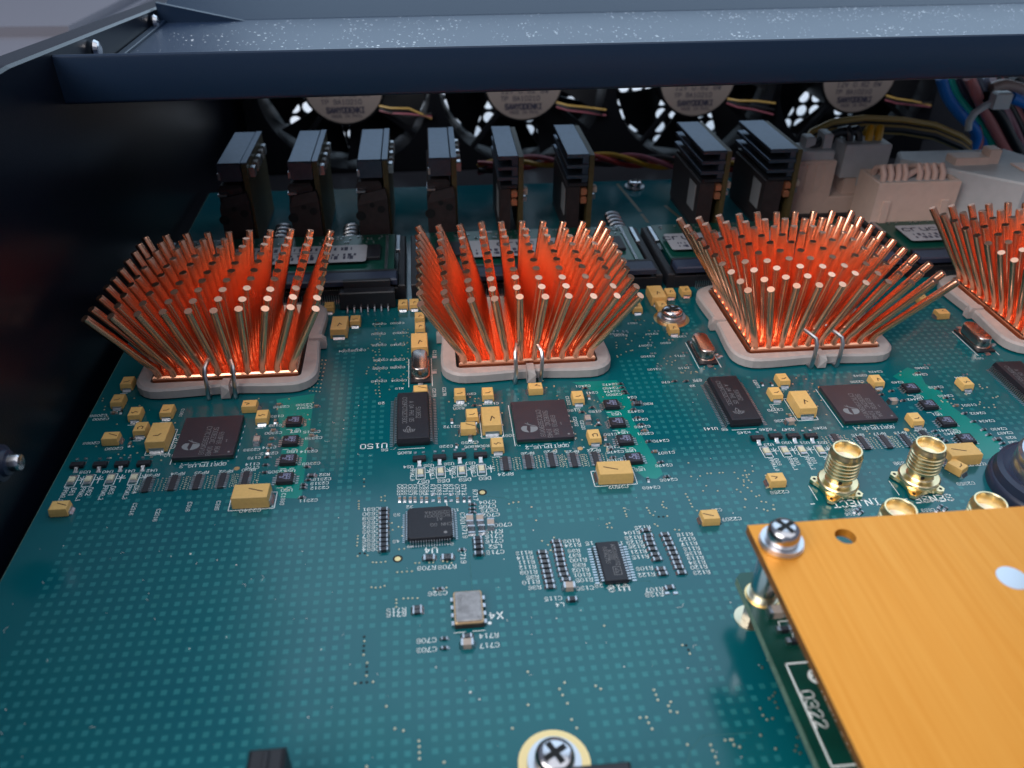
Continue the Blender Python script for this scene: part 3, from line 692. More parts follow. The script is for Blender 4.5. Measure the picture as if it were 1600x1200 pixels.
# ================================================================== transistors and lamps
SOT = [[(120,724),(155.6,723.4),(189.4,722.5),(224,721.6)], [(655,714),(686.5,712),(718,709.4),(750.6,708.4)], [(1184,682),(1212,679),(1240,679),(1267.5,679)]]
LED = [[(111.6,748.7),(137.8,747.8),(172.5,746),(209,745)], [(657,736.6),(688.4,734.7),(721.6,732.8),(752.5,731)], [(1198,703.4),(1227,702.5),(1253.4,701.6),(1282.5,701.6)]]
SN = [('U39','U40','U41','U42'), ('U34','U35','U36','U37'), ('U29','U30','U31','U32')]; LN = [('D61','D62','D63','D64'), ('D57','D58','D59','D60'), ('D29','D30','D31','D32')]
def sot_leg(front):
    m = MB()
    if front: m.loft([[(-.42,-.7,.02),(.42,-.7,.02),(.42,-.7,.6),(-.42,-.7,.6)], [(-.5,-1.55,.02),(.5,-1.55,.02),(.3,-1.35,.3),(-.3,-1.35,.3)], [(-.5,-2.0,.02),(.5,-2.0,.02),(.4,-1.95,.06),(-.4,-1.95,.06)]])
    else: m.loft([[(-.3,.7,.02),(.3,.7,.02),(.3,.7,.5),(-.3,.7,.5)], [(-.36,1.7,.02),(.36,1.7,.02),(.3,1.6,.1),(-.3,1.6,.1)]])
    return m.mesh('leg', 'solder')
def led_end(s):
    return MB().box(-.7, .7, min(s*.75, s*1.5), max(s*.75, s*1.5), .02, .42, .05).mesh('terminal', 'tin_lead')
ROWN = ('in the row near the left wall', 'in the middle row', 'in the row by the gold connectors'); ORD = ('first', 'second', 'third', 'fourth')
for gi in range(3):
    for k in range(4):
        p = at(*SOT[gi][k], 1.0)
        t = thing('transistor', ORD[k]+' small black transistor from the left '+ROWN[gi]+', printed '+SN[gi][k], 'transistor', (p.x, p.y, 0), group='transistors above the lamps')
        obj('body', cached('sot', lambda: body_mb(1.45, .72, .12, 1.0, .08, .1).mesh('body', 'epoxy_black')), t)
        obj('leg', cached('sf', lambda: sot_leg(True)), t)
        for dx in (-.95, .95): obj('leg', cached('sb', lambda: sot_leg(False)), t, (dx, 0, 0))
        text(silk, SN[gi][k], p.x-2.4 if gi == 1 else p.x+2.0, p.y-1.9, .8, 180)
        for dx in (-.9, .9): MB().box(dx-.3, dx+.3, 2.2, 2.75, .02, .3).xform(lambda v: v+Vector((p.x, p.y, 0))).build('bare_pad', 'solder', board)
        keep(p.x-3.2, p.x+3.2, p.y-3, p.y+3.4)
        p = at(*LED[gi][k], .5)
        t = thing('lamp_diode', ORD[k]+' pale lamp diode from the left '+ROWN[gi]+', printed '+LN[gi][k], 'diode', (p.x, p.y, 0), group='lamp diodes in rows of four')
        obj('lens', cached('ledb', lambda: MB().box(-.62, .62, -.8, .8, .03, .75, .2).mesh('lens', 'led_lens')), t)
        for s in (-1, 1): obj('terminal', cached(('lede', s), lambda: led_end(s)), t)
        silk_rect(p.x-.95, p.x+.95, p.y-1.95, p.y+1.75, .13)
        x_ = p.x+2.0; silk.ribbon([(x_-.9, p.y+.1), (x_+.9, p.y+.1)], .13, .02); silk.ribbon([(x_, p.y-1.1), (x_, p.y+1.3)], .13, .02); silk.ribbon([(x_-.6, p.y+.9), (x_, p.y+.1), (x_+.6, p.y+.9)], .12, .02)
        if gi == 1: text(silk, LN[gi][k], p.x+.5, p.y-2.9, .95, 180); text(silk, 'FPGA2_%d' % k, p.x-1.75, p.y-.3, .8, -90, squash=.75)
        elif gi == 0: text(silk, LN[gi][k], p.x+1.2, p.y-3.6, .9, -90); text(silk, 'FPGA3_%d' % k, p.x-.3, p.y-4.3, .85, -90, squash=.75)
        else: text(silk, LN[gi][k], p.x+1.3, p.y-3.6, .85, -90); text(silk, 'FPGA1_%d' % k, p.x+.1, p.y-4.4, .85, -90, squash=.75)
        keep(p.x-2.6, p.x+3.2, p.y-4.4, p.y+3)
for s_, px, py in (('R905',632,707.5), ('R905',736,698), ('R900',754,697), ('R245',1162,676), ('R246',1196,671), ('R247',1231,671), ('R248',1281,669), ('C2059',734,691.5), ('C226',697,697.5), ('R910',268,711.5)): T(s_, px, py, .85)

# ================================================================== chip resistors and capacitors
def chip_mesh(kind):
    L, W, Hh, m, cm = {'r': (1.6, .85, .5, 'resistor_body', 'solder'), 'R': (2.1, 1.3, .6, 'resistor_body', 'solder'), 'c': (1.05, .56, .5, 'ceramic_brown', 'solder'),
                       'k': (1.6, .85, .75, 'resistor_body', 'solder'), 'C': (2.1, 1.35, 1.15, 'ceramic_tan', 'solder'), 'b': (1.0, .52, .4, 'resistor_body', 'solder')}[kind]
    b = MB().box(-L/2+L*.16, L/2-L*.16, -W/2, W/2, .03, Hh).mesh('body', m)
    e = MB().box(L/2-L*.17, L/2, -W/2-.015, W/2+.015, .02, Hh+.015).loft([[(L/2,-W/2,.01),(L/2+.35,-W/2,.01),(L/2,-W/2,Hh*.6)], [(L/2,W/2,.01),(L/2+.35,W/2,.01),(L/2,W/2,Hh*.6)]]).mesh('terminal', cm)
    t = None
    if kind in 'rR':
        mm = MB(); text(mm, {'r': '101', 'R': '4751'}[kind], 0, 0, W*.55, 180, w=.07, z=Hh+.01); t = mm.mesh('printed_code', 'laser_logo')
    return b, e, t, L, W, Hh
NAMES = {'r': ('chip_resistor', 'resistor'), 'R': ('chip_resistor', 'resistor'), 'c': ('chip_capacitor', 'capacitor'), 'k': ('chip_capacitor', 'capacitor'), 'C': ('chip_capacitor', 'capacitor'), 'b': ('chip_capacitor', 'capacitor')}
def chip(kind, px, py, ang, label, group, rnd=random.Random(11)):
    b, e, t, L, W, Hh = cached(('chip', kind), lambda: chip_mesh(kind)); p = at(px, py, Hh)
    nm, cat = NAMES[kind]
    o = thing(nm, label, cat, (p.x, p.y, 0), radians(ang+rnd.uniform(-3, 3)), group)
    obj('body', b, o); obj('terminal', e, o); obj('terminal', e, o, rz=pi)
    if t: obj('printed_code', t, o)
    hx, hy = (L/2+.8, W/2+.3) if ang in (0, 180) else (W/2+.3, L/2+.8)
    keep(p.x-hx, p.x+hx, p.y-hy, p.y+hy)
    return p
Z7 = lambda x, y: (530+x/5.3333, 740+y/5.3333)
Z8 = lambda x, y: (790+x/4.84, 740+y/4.84)
# column left of U4
for k, nm in enumerate(('691','690','689','688','692','693','687','686','685','684')):
    y = 290+37*k; px, py = Z7(370, y)
    chip('k', px, py, 0, 'tiny dark chip capacitor in the column left of U4, printed C'+nm, 'capacitor column left of U4')
    T('C'+nm, *Z7(265, y+8), .95)
# row above U4
for k, (nm, x, kd) in enumerate((('C699',503,'c'),('C698',545,'c'),('C697',592,'c'),('C696',630,'c'),('C695',685,'c'),('C694',727,'c'),('R710',782,None),('C669',832,'c'),('R711',885,'b'),('R713',932,None),('C670',985,'c'),('R712',1040,'b'),('R717',1085,'b'))):
    if kd:
        chip(kd, *Z7(x, 205), 90, ('tiny brown chip capacitor' if kd == 'c' else 'tiny black chip resistor')+' in the row above U4, printed '+nm, 'row of tiny parts above U4')
    else:
        for dy in (175, 225):
            p = at(*Z7(x, dy)); MB().box(p.x-.4, p.x+.4, p.y-.35, p.y+.35, .012, .15, .1).build('bare_pad', 'solder', board)
    T(nm, *Z7(x+(0 if nm != 'R717' else 50), 135 if nm != 'R717' else 180), .95, -90)
# group right of U4
for kd, nm, x, y, ang, tx, ty, ta in (('b','C704',1110,250,0,1235,238,180), ('b','C705',1110,285,0,1235,275,180), ('b','C673',1110,315,0,1250,308,180), ('C','C701',1087,365,90,1030,375,-90), ('C','C702',1172,362,90,1265,345,180),
        ('C','C700',1262,400,90,1365,427,180), ('R','R718',1102,460,90,1047,485,-90), ('R','R719',1187,455,90,1290,483,180), ('k','C715',1153,532,0,1290,522,180), ('k','C716',1157,566,0,1292,563,180),
        ('k','L52',1160,606,0,1300,607,180), ('k','C718',1163,656,0,1300,655,180), ('b','C719',1022,628,0,1033,692,-90), ('R','R709',750,692,0,728,787,180), ('R','R708',902,688,0,900,778,180),
        ('b','C326',840,955,0,820,998,180)):
    size = 'larger tan chip capacitor' if kd == 'C' else 'black chip resistor' if kd == 'R' else 'tiny dark chip part'
    chip(kd, *Z7(x, y), ang, size+(' below U4' if nm in ('R709','R708') else ' near U4')+', printed '+nm, 'parts right of and below U4')
    T(nm, *Z7(tx, ty), .98, ta)
for nm, y in (('R715', 1112), ('R716', 1146)):
    chip('r', *Z7(650, y), 0, 'black chip resistor left of the silver oscillator, printed '+nm, 'two resistors left of the oscillator'); T(nm, *Z7(475, y+28), .98)
ZX = lambda x, y: (580+x/5.3333, 880+y/5.3333)
chip('r', *ZX(800, 600), 0, 'black chip resistor touching the oscillator outline, printed R714', 'parts below the oscillator'); T('R714', *ZX(980, 605), .95)
chip('C', *ZX(800, 652), 0, 'grey chip capacitor below the silver oscillator, printed C717', 'parts below the oscillator'); T('C717', *ZX(985, 685), .95)
chip('b', *ZX(610, 622), 0, 'tiny chip capacitor below left of the oscillator, printed C706', 'parts below the oscillator'); T('C706', *ZX(460, 645), .95)
chip('b', *ZX(612, 700), 0, 'tiny chip capacitor below left of the oscillator, printed C703', 'parts below the oscillator'); T('C703', *ZX(462, 722), .95)
# columns round U19
for nm, x, y in (('R113',278,588),('R114',287,625),('R111',297,660),('R112',306,697),('R109',315,735),('R95',323,772),('R110',332,810),('R96',340,850)):
    chip('r', *Z8(x, y), 0, 'black chip resistor in the far left column beside U19, printed '+nm, 'resistor columns beside U19')
    T(nm, *Z8(x-140+(20 if len(nm) == 3 else 0), y+12), .9)
for nm, x, y in (('R103',382,508),('R124',393,540),('R98',400,575),('R97',406,610),('R100',413,645),('R99',420,682),('R102',430,720),('R101',440,757),('R105',458,795)):
    chip('r', *Z8(x, y), 0, 'black chip resistor in the column just left of U19, printed '+nm, 'resistor columns beside U19')
    T(nm, *Z8(x+115+(22 if y > 630 else 0), y+2 if y < 560 else y+10), .9)
chip('C', *Z8(483, 838), 0, 'grey chip capacitor below the left resistor column, printed C130', 'capacitors below the left resistor column'); T('C130', *Z8(600, 866), .9)
chip('k', *Z8(505, 942), 0, 'dark chip capacitor alone below the left resistor column, printed C115', 'capacitors below the left resistor column'); T('C115', *Z8(360, 945), .9); T('L4', *Z8(410, 992), .9)
for nm, x, y, tx, ty in (('R125',1060,422,1035,408),('R104',1080,462,955,448),('R128',1085,492,962,485),('R129',1098,527,975,520),('R126',1112,565,990,553),('R121',1130,605,1005,592),('R115',1148,640,1020,630),('R108',1175,715,1050,718),('R122',1190,750,1065,765)):
    chip('r', *Z8(x, y), 0, 'black chip resistor in the column just right of U19, printed '+nm, 'resistor columns beside U19'); T(nm, *Z8(tx, ty), .9)
for nm, x, y in (('R116',1205,455),('R127',1222,490),('R117',1237,525),('R118',1255,562),('R135',1268,597),('R119',1285,632),('R134',1297,667),('R120',1312,702),('R123',1332,742)):
    chip('r', *Z8(x, y), 0, 'black chip resistor in the far right column beside U19, printed '+nm, 'resistor columns beside U19'); T(nm, *Z8(x+150, y+6), .9)
chip('r', *Z8(1240, 855), 0, 'lone black chip resistor below right of U19, printed R107', 'parts below right of U19'); T('R107', *Z8(1125, 878), .95); T('R138', *Z8(1125, 915), .95)
for x in (1220, 1285):
    p = at(*Z8(x, 905)); MB().box(p.x-.5, p.x+.5, p.y-.35, p.y+.35, .012, .15, .1).build('bare_pad', 'solder', board)
# small parts round the three memory chips
Z2 = lambda x, y: (250+x/5.3333, 580+y/5.3333); Z3 = lambda x, y: (550+x/5.3333, 580+y/5.3333)
Z4 = lambda x, y: (800+x/5.3333, 580+y/5.3333); Z5 = lambda x, y: (1050+x/5.3333, 560+y/5.3333); Z6 = lambda x, y: (1300+x/5.3333, 560+y/5.3333); Z1 = lambda x, y: (x/5.3333, 580+y/5.3333)
SM = [  # zoom, x, y, kind, angle, printed text or None, text x, text y
 (Z2,992,270,'c',0,'C2338',1010,297), (Z2,1303,285,'c',0,'C2308',1200,280), (Z2,960,408,'c',90,'C183',975,375), (Z2,945,485,'c',0,'C2300',945,515), (Z2,805,560,'C',90,None,0,0), (Z2,930,555,'c',0,None,0,0), (Z2,915,610,'c',0,'C174',910,635),
 (Z2,900,660,'c',90,'C2313',910,685), (Z2,893,710,'b',0,None,0,0), (Z2,880,775,'b',0,'C114',770,775), (Z2,873,838,'b',0,'C2305',975,838), (Z2,1275,485,'c',0,'C2315',1265,505), (Z2,1260,528,'c',0,'C2339',1280,557), (Z2,1245,640,'b',0,'C2314',1240,668),
 (Z2,1222,790,'b',0,'C2309',1260,770), (Z2,1262,862,'r',0,'R32',1370,862), (Z2,1235,900,'b',0,'C2318',1350,900), (Z2,1195,940,'b',0,'C2319',1330,935), (Z2,1192,966,'b',0,'C2312',1330,972), (Z2,1180,1045,'b',0,'C2311',1235,1078),
 (Z4,610,135,'b',0,'C2481',590,125), (Z4,640,205,'c',90,'C241',665,180), (Z4,905,100,'b',0,'C2473',815,110), (Z4,920,130,'b',0,'C2480',820,142), (Z4,935,160,'b',0,'C2474',830,168), (Z4,948,178,'b',0,'C2500',850,195), (Z4,1045,260,'R',0,'R30',1135,272),
 (Z4,1015,232,'b',0,'C24',1000,218), (Z4,1015,312,'b',0,'C2472',1030,335), (Z4,1050,380,'b',0,'C2471',1065,403), (Z4,1078,437,'b',0,'C2468',1085,462), (Z4,1107,485,'c',0,'C2501',1110,520), (Z4,1143,578,'b',0,'C2470',1240,580), (Z4,1193,662,'c',0,'C1807',1285,680),
 (Z4,1240,752,'b',0,'C2476',1265,785), (Z4,1292,872,'b',0,'C2486',1305,905), (Z4,1133,895,'b',90,'C2469',1160,970), (Z4,668,297,'b',0,'C158',690,335), (Z4,585,335,'b',0,'C1881',500,328), (Z4,632,385,'C',90,None,0,0), (Z4,718,408,'b',90,None,0,0), (Z4,722,440,'b',0,None,0,0),
 (Z4,775,545,'c',90,'C150',820,527), (Z4,797,605,'b',0,'C162',840,632), (Z4,823,645,'b',0,'C2475',860,672), (Z4,845,712,'b',0,'C160',850,742), (Z3,832,405,'c',90,'C2172',830,462), (Z3,870,610,'b',90,None,0,0), (Z3,1022,280,'b',0,'R330',900,285), (Z3,985,545,'r',90,None,0,0),
 (Z5,25,185,'b',0,None,0,0), (Z5,120,185,'b',0,'C75',210,180), (Z5,750,205,'b',90,None,0,0), (Z5,830,205,'b',90,None,0,0), (Z5,985,470,'c',90,'C2170',860,430), (Z5,990,510,'C',0,'C236',905,520),
 (Z6,720,115,'b',0,'C2440',735,135), (Z6,885,245,'b',0,'C2439',865,240), (Z6,955,322,'b',0,'C2438',945,312), (Z6,1040,385,'c',0,'C1801',1140,390), (Z6,1110,452,'b',0,'C2432',1215,457), (Z6,1185,520,'b',0,'C2434',1290,522), (Z6,1270,588,'b',0,'C2430',1390,588), (Z6,1310,630,'b',0,'C2487',1440,622),
 (Z6,1385,665,'r',0,'R29',1490,660), (Z6,1425,700,'b',0,'C29',1510,700), (Z6,1430,740,'b',0,None,0,0), (Z6,385,265,'c',0,None,0,0), (Z6,415,295,'b',0,None,0,0), (Z6,500,265,'b',0,'C249',545,200), (Z6,515,340,'C',0,'C2442',690,342), (Z6,600,345,'b',0,None,0,0),
 (Z6,860,600,'b',0,'C2441',950,600), (Z6,885,635,'b',0,'C2443',1000,628), (Z6,925,665,'b',90,None,0,0), (Z6,950,685,'b',0,None,0,0),
 (Z1,945,340,'c',0,'C2088',820,370), (Z1,1080,600,'c',90,'C2090',950,645), (Z1,1100,555,'b',0,None,0,0), (Z1,1010,330,'b',90,None,0,0)]
WORDS = {Z1: 'by the left board edge', Z2: 'right of the left memory chip', Z3: 'left of the middle memory chip', Z4: 'right of the middle memory chip', Z5: 'left of the right memory chip', Z6: 'right of the right memory chip'}
used = set()
named = [(z_(x, y), nm) for z_, x, y, kd, ang, nm, tx, ty in SM if nm]
for z_, x, y, kd, ang, nm, tx, ty in SM:
    px, py = z_(x, y)
    if nm: lab = 'tiny solder-ended chip part '+WORDS[z_]+', printed '+nm
    else:      # told apart by the nearest part that has a printed name
        for (qx, qy), nn in sorted(named, key=lambda e: math.hypot(e[0][0]-px, (e[0][1]-py)*1.5)):
            way = ('left of' if px < qx else 'right of') if abs(px-qx) > abs(py-qy) else ('behind' if py < qy else 'in front of')
            lab = {'C': 'larger tan', 'r': 'small black', 'c': 'tiny brown', 'b': 'tiny dark'}[kd]+' unnamed chip part just '+way+' the one printed '+nn
            if lab not in used: break
    used.add(lab)
    chip(kd, px, py, ang, lab, 'chip parts '+WORDS[z_])
    if nm: T(nm, *z_(tx, ty), .85)
for s_, q, a in (('C2307', Z2(1205,305), 180), ('C189', Z2(960,452), 180), ('C2333', Z2(765,655), 180), ('C173', Z2(785,722), 180), ('C170', Z2(770,805), 180), ('C2316', Z1(1110,1150), -90), ('C2316', (245,1185-380), -90), ('C395', Z2(480,1120), -90), ('C316', Z2(240,1130), -90), ('C2082', Z4(530,420), -90),
                 ('C2121', Z4(590,450), -90), ('C1382', Z4(468,245), -90), ('C2042', (1344,587), 180), ('C2296', (1339,596.5), 180), ('C2422', (1368,581), 180), ('C2117', Z5(845,420), -90), ('C2071', Z5(705,215), -90), ('C78', Z4(1280,92), 180), ('C76', Z4(1545,80), 180), ('C207', Z3(985,190), 180), ('C1323', Z3(1160,270), 180),
                 ('R331', Z3(885,310), 180), ('X18', (624,607), 180), ('C2088', Z1(760,600), 180), ('C2200', Z1(840,400), 180), ('R91', Z2(35,695), 180), ('C2178', Z3(685,180), -90), ('C2176', Z3(770,170), -90), ('C636', (1331,803), 180), ('C637', (1448,783), 180), ('C638', (1330,797), 180), ('C639', (1450,797), 180)):
    T(s_, *q, .8, a)
# printed reference blocks between the heat sinks, each with a tiny part beside it
ZC = lambda x, y: (540+x/9.231, 470+y/9.231)
rn = random.Random(21); n_mid = 0
for x, y in ((485,335),(745,325),(475,480),(780,465),(485,640),(750,635),(185,715),(505,855),(745,850),(500,975),(750,960),(480,1160),(770,1150),(5,725)):
    px, py = ZC(x, y); T('C%d' % rn.choice((2004,2060,2052,2048,2002,2041,2020,2028,2056)), px, py, .85)
    p = at(px+1, py-2.2); n_mid += 1
    MB().box(-.25, .25, -.3, .3, .012, .06).xform(lambda v: v+Vector((p.x-.6, p.y, 0))).build('bare_pad', 'solder', board); MB().box(-.25, .25, -.3, .3, .012, .06).xform(lambda v: v+Vector((p.x+.6, p.y, 0))).build('bare_pad', 'solder', board)
for x, y, s_ in ((950,505,'C7'),(970,524,'C2100'),(1018,522,'C2101'),(1008,540,'C2067'),(1040,536,'C560'),(1012,557,'C2100'),(1062,556,'C711'),(1022,577,'C2103'),(1068,575,'C118'),(988,505,'C567'),(1062,526,'C2167'),(954,522,'C23'),(968,522,'C55'),
                 (1040,468,'C216'),(1500,590,'C244'),(1530,560,'C88'),(1440,575,'C2440'),(560,480,'J1C')):
    T(s_, x, y, .8)
    p = at(x+8, y-4)
    for dx in (-.5, .5): MB().box(p.x+dx-.22, p.x+dx+.22, p.y-.28, p.y+.28, .012, .2).build('bare_pad', 'solder', board)

# fiducials by U4
for q in ((753.7,769.4), (621.5,873.1)):
    p = at(*q); MB().disc(p.x, p.y, .95, .008, 20).build('fiducial_ring', 'hole_black', board); MB().disc(p.x, p.y, .58, .014, 18).build('fiducial_pad', 'gold_pad', board); keep(p.x-1.6, p.x+1.6, p.y-1.6, p.y+1.6)

# ================================================================== oscillator and crystals
pts = [at(709,925,1.75), at(750,924,1.75), at(714,970,1.75), at(754,967,1.75)]
cx = sum(p.x for p in pts)/4; cyc = sum(p.y for p in pts)/4
osc = thing('oscillator', 'silver lidded ceramic oscillator printed X4', 'oscillator', (cx, cyc, 0))
MB().box(-2.55, 2.55, -3.6, 3.6, .15, 1.15).build('ceramic_body', 'ceramic_black', osc)
MB().loft([[(x*a, y*a, z) for x, y in rrect(0,0,2.55,3.6,.5)] for a, z in ((1,1.15),(1,1.4),(.97,1.5))]).build('seal_ring', 'ceramic_gold', osc)
MB().loft([[(x, y, z) for x, y in rrect(0,0,2.3-e,3.3-e,.45)] for e, z in ((0,1.5),(0,1.68),(.12,1.75))]).build('lid', 'osc_lid', osc)
for s in (-1, 1):
    for k in range(4): obj('contact', cached(('xc', s), lambda: MB().box(min(s*2.5,s*3.05), max(s*2.5,s*3.05), -.42, .42, .02, .55).mesh('contact', 'solder')), osc, (0, -2.6+k*1.75, 0))
m = MB(); text(m, 'SQ1', -1.2, 2.1, .6, 180, w=.08, z=1.765); m.disc(1.6, -2.6, .22, 1.765); text(m, '250.00', -1.5, .2, .55, -90, w=.07, z=1.765); m.build('printed_marking', 'laser_mark', osc, kind='stuff')
silk.ribbon([(cx-2.7, cyc-4.25), (cx-.8, cyc-4.25)], .13, .02); silk.ribbon([(cx+.5, cyc-4.2), (cx+2.6, cyc-4.2)], .13, .02)
p = at(765, 973.5); silk.disc(p.x, p.y, .35, .02); T('X4', 775, 962, 1.5)
keep(cx-4, cx+4, cyc-5, cyc+4.5)
for (q1, q2, lab) in (((655.5,575),(655.5,546), 'upright silver crystal can beside the second heat sink'), ((1113,545),(1087,522), 'silver crystal can left of the third heat sink'), ((1544,528),(1512,503), 'silver crystal can left of the fourth heat sink')):
    a, b = at(*q1, 3.6), at(*q2, 3.6); cx, cyc = (a.x+b.x)/2, (a.y+b.y)/2
    cr = thing('crystal', lab, 'crystal', (cx, cyc, 0), group='crystal cans')
    MB().box(-2.5, 2.5, -6.0, 5.6, .05, .55).build('base_plate', 'black_plastic', cr)
    MB().loft([[(x, y, z) for x, y in rrect(0,0,2.15-e,5.0-e,1.9-e*.6,8)] for e, z in ((-.2,.55),(-.2,.85),(.15,.95),(.15,3.25),(.3,3.5),(.55,3.6))], True).build('can', 'crystal_can', cr)
    for s in (-1, 1): MB().box(-.6, .6, min(s*5.9,s*7.4), max(s*5.9,s*7.4), .02, .3).build('terminal', 'solder', cr)
    silk_rect(cx-2.9, cx+2.9, cyc-7.2, cyc+5.5, .14, 'lr')
    keep(cx-3.4, cx+3.4, cyc-8, cyc+6.5)
for px, py in ((679,558),(679,582)):
    p = at(px, py); MB().box(p.x-.55, p.x+.55, p.y-.55, p.y+.55, .012, .03).build('bare_pad', 'solder', board); silk.ribbon([(p.x-.5, p.y+1.1), (p.x+.5, p.y+1.1)], .13, .02)
T('C1', 679, 550, .9, -90)
for dx, dy in ((3.4, -1.5), (3.5, -3.0), (4.3, -2.4)):      # capacitor pads beside the right-hand crystals
    for c in ((1100, 533.5), (1528, 515.5)):
        p = at(*c, 3.6); MB().box(p.x+dx-.45, p.x+dx+.45, p.y+dy-.4, p.y+dy+.4, .012, .5, .15).build('bare_pad', 'solder', board)

# ================================================================== gold coaxial connectors
SMA = [((81.7,121.5), 'rear left gold threaded coaxial connector above the printed INJECT'), ((99.4,121.4), 'rear right gold threaded coaxial connector above the printed SENSE'),
       ((83.9,103.9), 'gold coaxial connector half hidden by the plate edge, left'), ((101.6,104.0), 'gold coaxial connector half hidden by the plate edge, right')]
def sma_body():
    m = MB(); prof = [(3.3,1.0),(3.3,1.9),(4.0,2.0),(4.15,2.2),(4.15,2.7),(3.9,2.95),(2.75,3.05),(2.5,3.3),(2.5,4.95),(2.95,5.1)]
    z = 5.1
    while z < 9.3: prof += [(3.34,z+.12),(3.34,z+.42),(2.98,z+.62),(2.98,z+.72)]; z += .88
    prof += [(3.3,z+.15),(3.3,z+.45),(3.0,z+.9),(2.9,11.0),(2.6,11.0),(2.45,10.8),(2.4,8.2)]
    m.lathe(prof, 40, caps=False); return m.mesh('barrel', 'gold')
def sma_flange():
    m = MB()
    out = []
    for k in range(4):
        a0 = k*pi/2+pi/4
        for da, r in ((-.45,3.5),(-.22,4.6),(-.1,5.3),(.1,5.3),(.22,4.6),(.45,3.5)): out.append((r*cos(a0+da), r*sin(a0+da)))
    m.loft([[(x, y, z) for x, y in out] for z in (.35, 1.12)]); return m.mesh('flange', 'gold')
for (x, y), lab in SMA:
    t = thing('coaxial_connector', lab, 'connector', (x, y, 0), group='gold coaxial connectors')
    fl = obj('flange', cached('smaf', sma_flange), t, rz=.15)
    for k in range(4):
        a0 = k*pi/2+pi/4; obj('solder_leg', cached('smal', lambda: MB().lathe([(.75,-.02),(.75,.36)], 12).lathe([(.36,1.12),(.36,1.135)], 10).mesh('solder_leg', 'hole_black')), fl, (4.55*cos(a0), 4.55*sin(a0), 0))
    MB().box(-2.6, 2.6, -2.6, 2.6, .02, .4).build('spacer', 'hole_black', t)
    obj('barrel', cached('smab', sma_body), t)
    obj('insulator', cached('smai', lambda: MB().lathe([(2.41,5.0),(2.41,8.4),(.8,8.42)], 24).mesh('insulator', 'ptfe')), t)
    obj('centre_socket', cached('smac', lambda: MB().lathe([(.62,7.0),(.62,8.5),(.5,8.6),(.36,8.5)], 14).mesh('centre_socket', 'gold')), t)
    obj('side_hole', cached('smah', lambda: MB().lathe([(.42,0),(.42,.06)], 10).mesh('side_hole', 'hole_black')), t, (-.93, -2.33, 4.0)).rotation_euler = (radians(90), 0, radians(-22))
    keep(x-6, x+6, y-6.5, y+6)
    if y > 110: silk.ribbon([(x-5.0, y+1.8), (x-5.0, y-2.6)], .14, .02); silk.ribbon([(x+.2, y-4.9), (x+3.0, y-4.9)], .14, .02)
T('INJECT', 1338, 786, 2.0, 180, .9); T('SENSE', 1458, 779, 2.0, 180, .9); T('-', 1270, 787.5, 1.6, 180); T('-', 1415, 780, 1.4, 180); T('39B', 1405, 724, 1.0, 180)
for px, py, w_ in ((1338,798,'left one of three tiny chip parts under the printed INJECT'),(1346,800,'front one of three tiny chip parts under the printed INJECT'),(1342,794,'rear one of three tiny chip parts under the printed INJECT'),(1470,790,'rear one of three tiny chip parts under the printed SENSE'),(1478,794,'right one of three tiny chip parts under the printed SENSE'),(1466,796,'left one of three tiny chip parts under the printed SENSE')):
    chip('b', px, py, 30, w_, 'tiny parts in front of the gold connectors')

# big round can at the right edge
can = thing('can_capacitor', 'big round silver can in a dark navy ring at the right picture edge', 'capacitor', (127.0, 117.0, 0))
MB().lathe([(12.6,0),(12.6,1.6),(12.3,2.2),(11.9,2.4),(11.6,4.2),(10.6,4.6),(9.3,4.2)], 48).build('plastic_ring', 'can_sleeve', can)
MB().lathe([(9.0,3.0),(9.0,6.2),(8.8,6.7),(8.9,7.0),(8.9,8.4),(8.3,9.0),(7.6,9.05),(7.3,8.9),(7.0,9.05),(.5,9.1)], 48).build('metal_can', 'can_metal', can)
keep(111, 140, 103, 130)

# ================================================================== screws with washers
def screw(name, lab, loc, r, pad, cat='screw', washers=1, recess=True, hh=None):
    t = thing(name, lab, cat, loc, group='cross-head screws')
    z = 0
    if pad: MB().lathe([(pad,.012),(pad,.05)], 32).build('gold_ring', 'gold_pad', t)
    z = .06
    for k in range(washers):
        MB().lathe([(r*1.34-.12*k,z),(r*1.36-.12*k,z+.15),(r*1.34-.12*k,z+.5),(r*.7,z+.52)], 32).build('washer', 'washer_steel', t); z += .55
    hh = hh or r*.72
    MB().lathe([(r*.97,z),(r,z+.25),(r,z+hh*.5),(r*.94,z+hh*.78),(r*.78,z+hh*.95),(r*.55,z+hh*1.02),(r*.3,z+hh*1.04)], 32).build('head', 'screw_steel', t)
    if recess:
        a, b = r*.62, r*.15; zt = z+hh*1.05
        m = MB()
        for k in range(2):
            pl = [(-a,-b),(a,-b),(a,b),(-a,b)]
            if k: pl = [(-y, x) for x, y in pl]
            m.loft([[(x,y,zt-.25) for x,y in pl], [(x,y,zt+.02+.004*k) for x,y in pl]])
        o = m.build('cross_recess', 'hole_black', t); o.rotation_euler = (0, 0, .5)
    return t
p = at(862, 1178, 0); screw('board_screw', 'cross-head screw with washer in a gold ring at the bottom of the picture', (p.x+.2, p.y-1.5, 0), 3.0, 5.4)
keep(p.x-6, p.x+6, p.y-7, p.y+5)
p = at(1049, 498, 0); screw('board_screw', 'cross-head screw with washer between the second and third heat sinks', (p.x, p.y, 0), 3.0, 5.0, washers=2)
p = at(957, 240, 0); screw('board_screw', 'dim cross-head screw near the fans at the back of the board', (79, 296, 0), 2.8, 0)

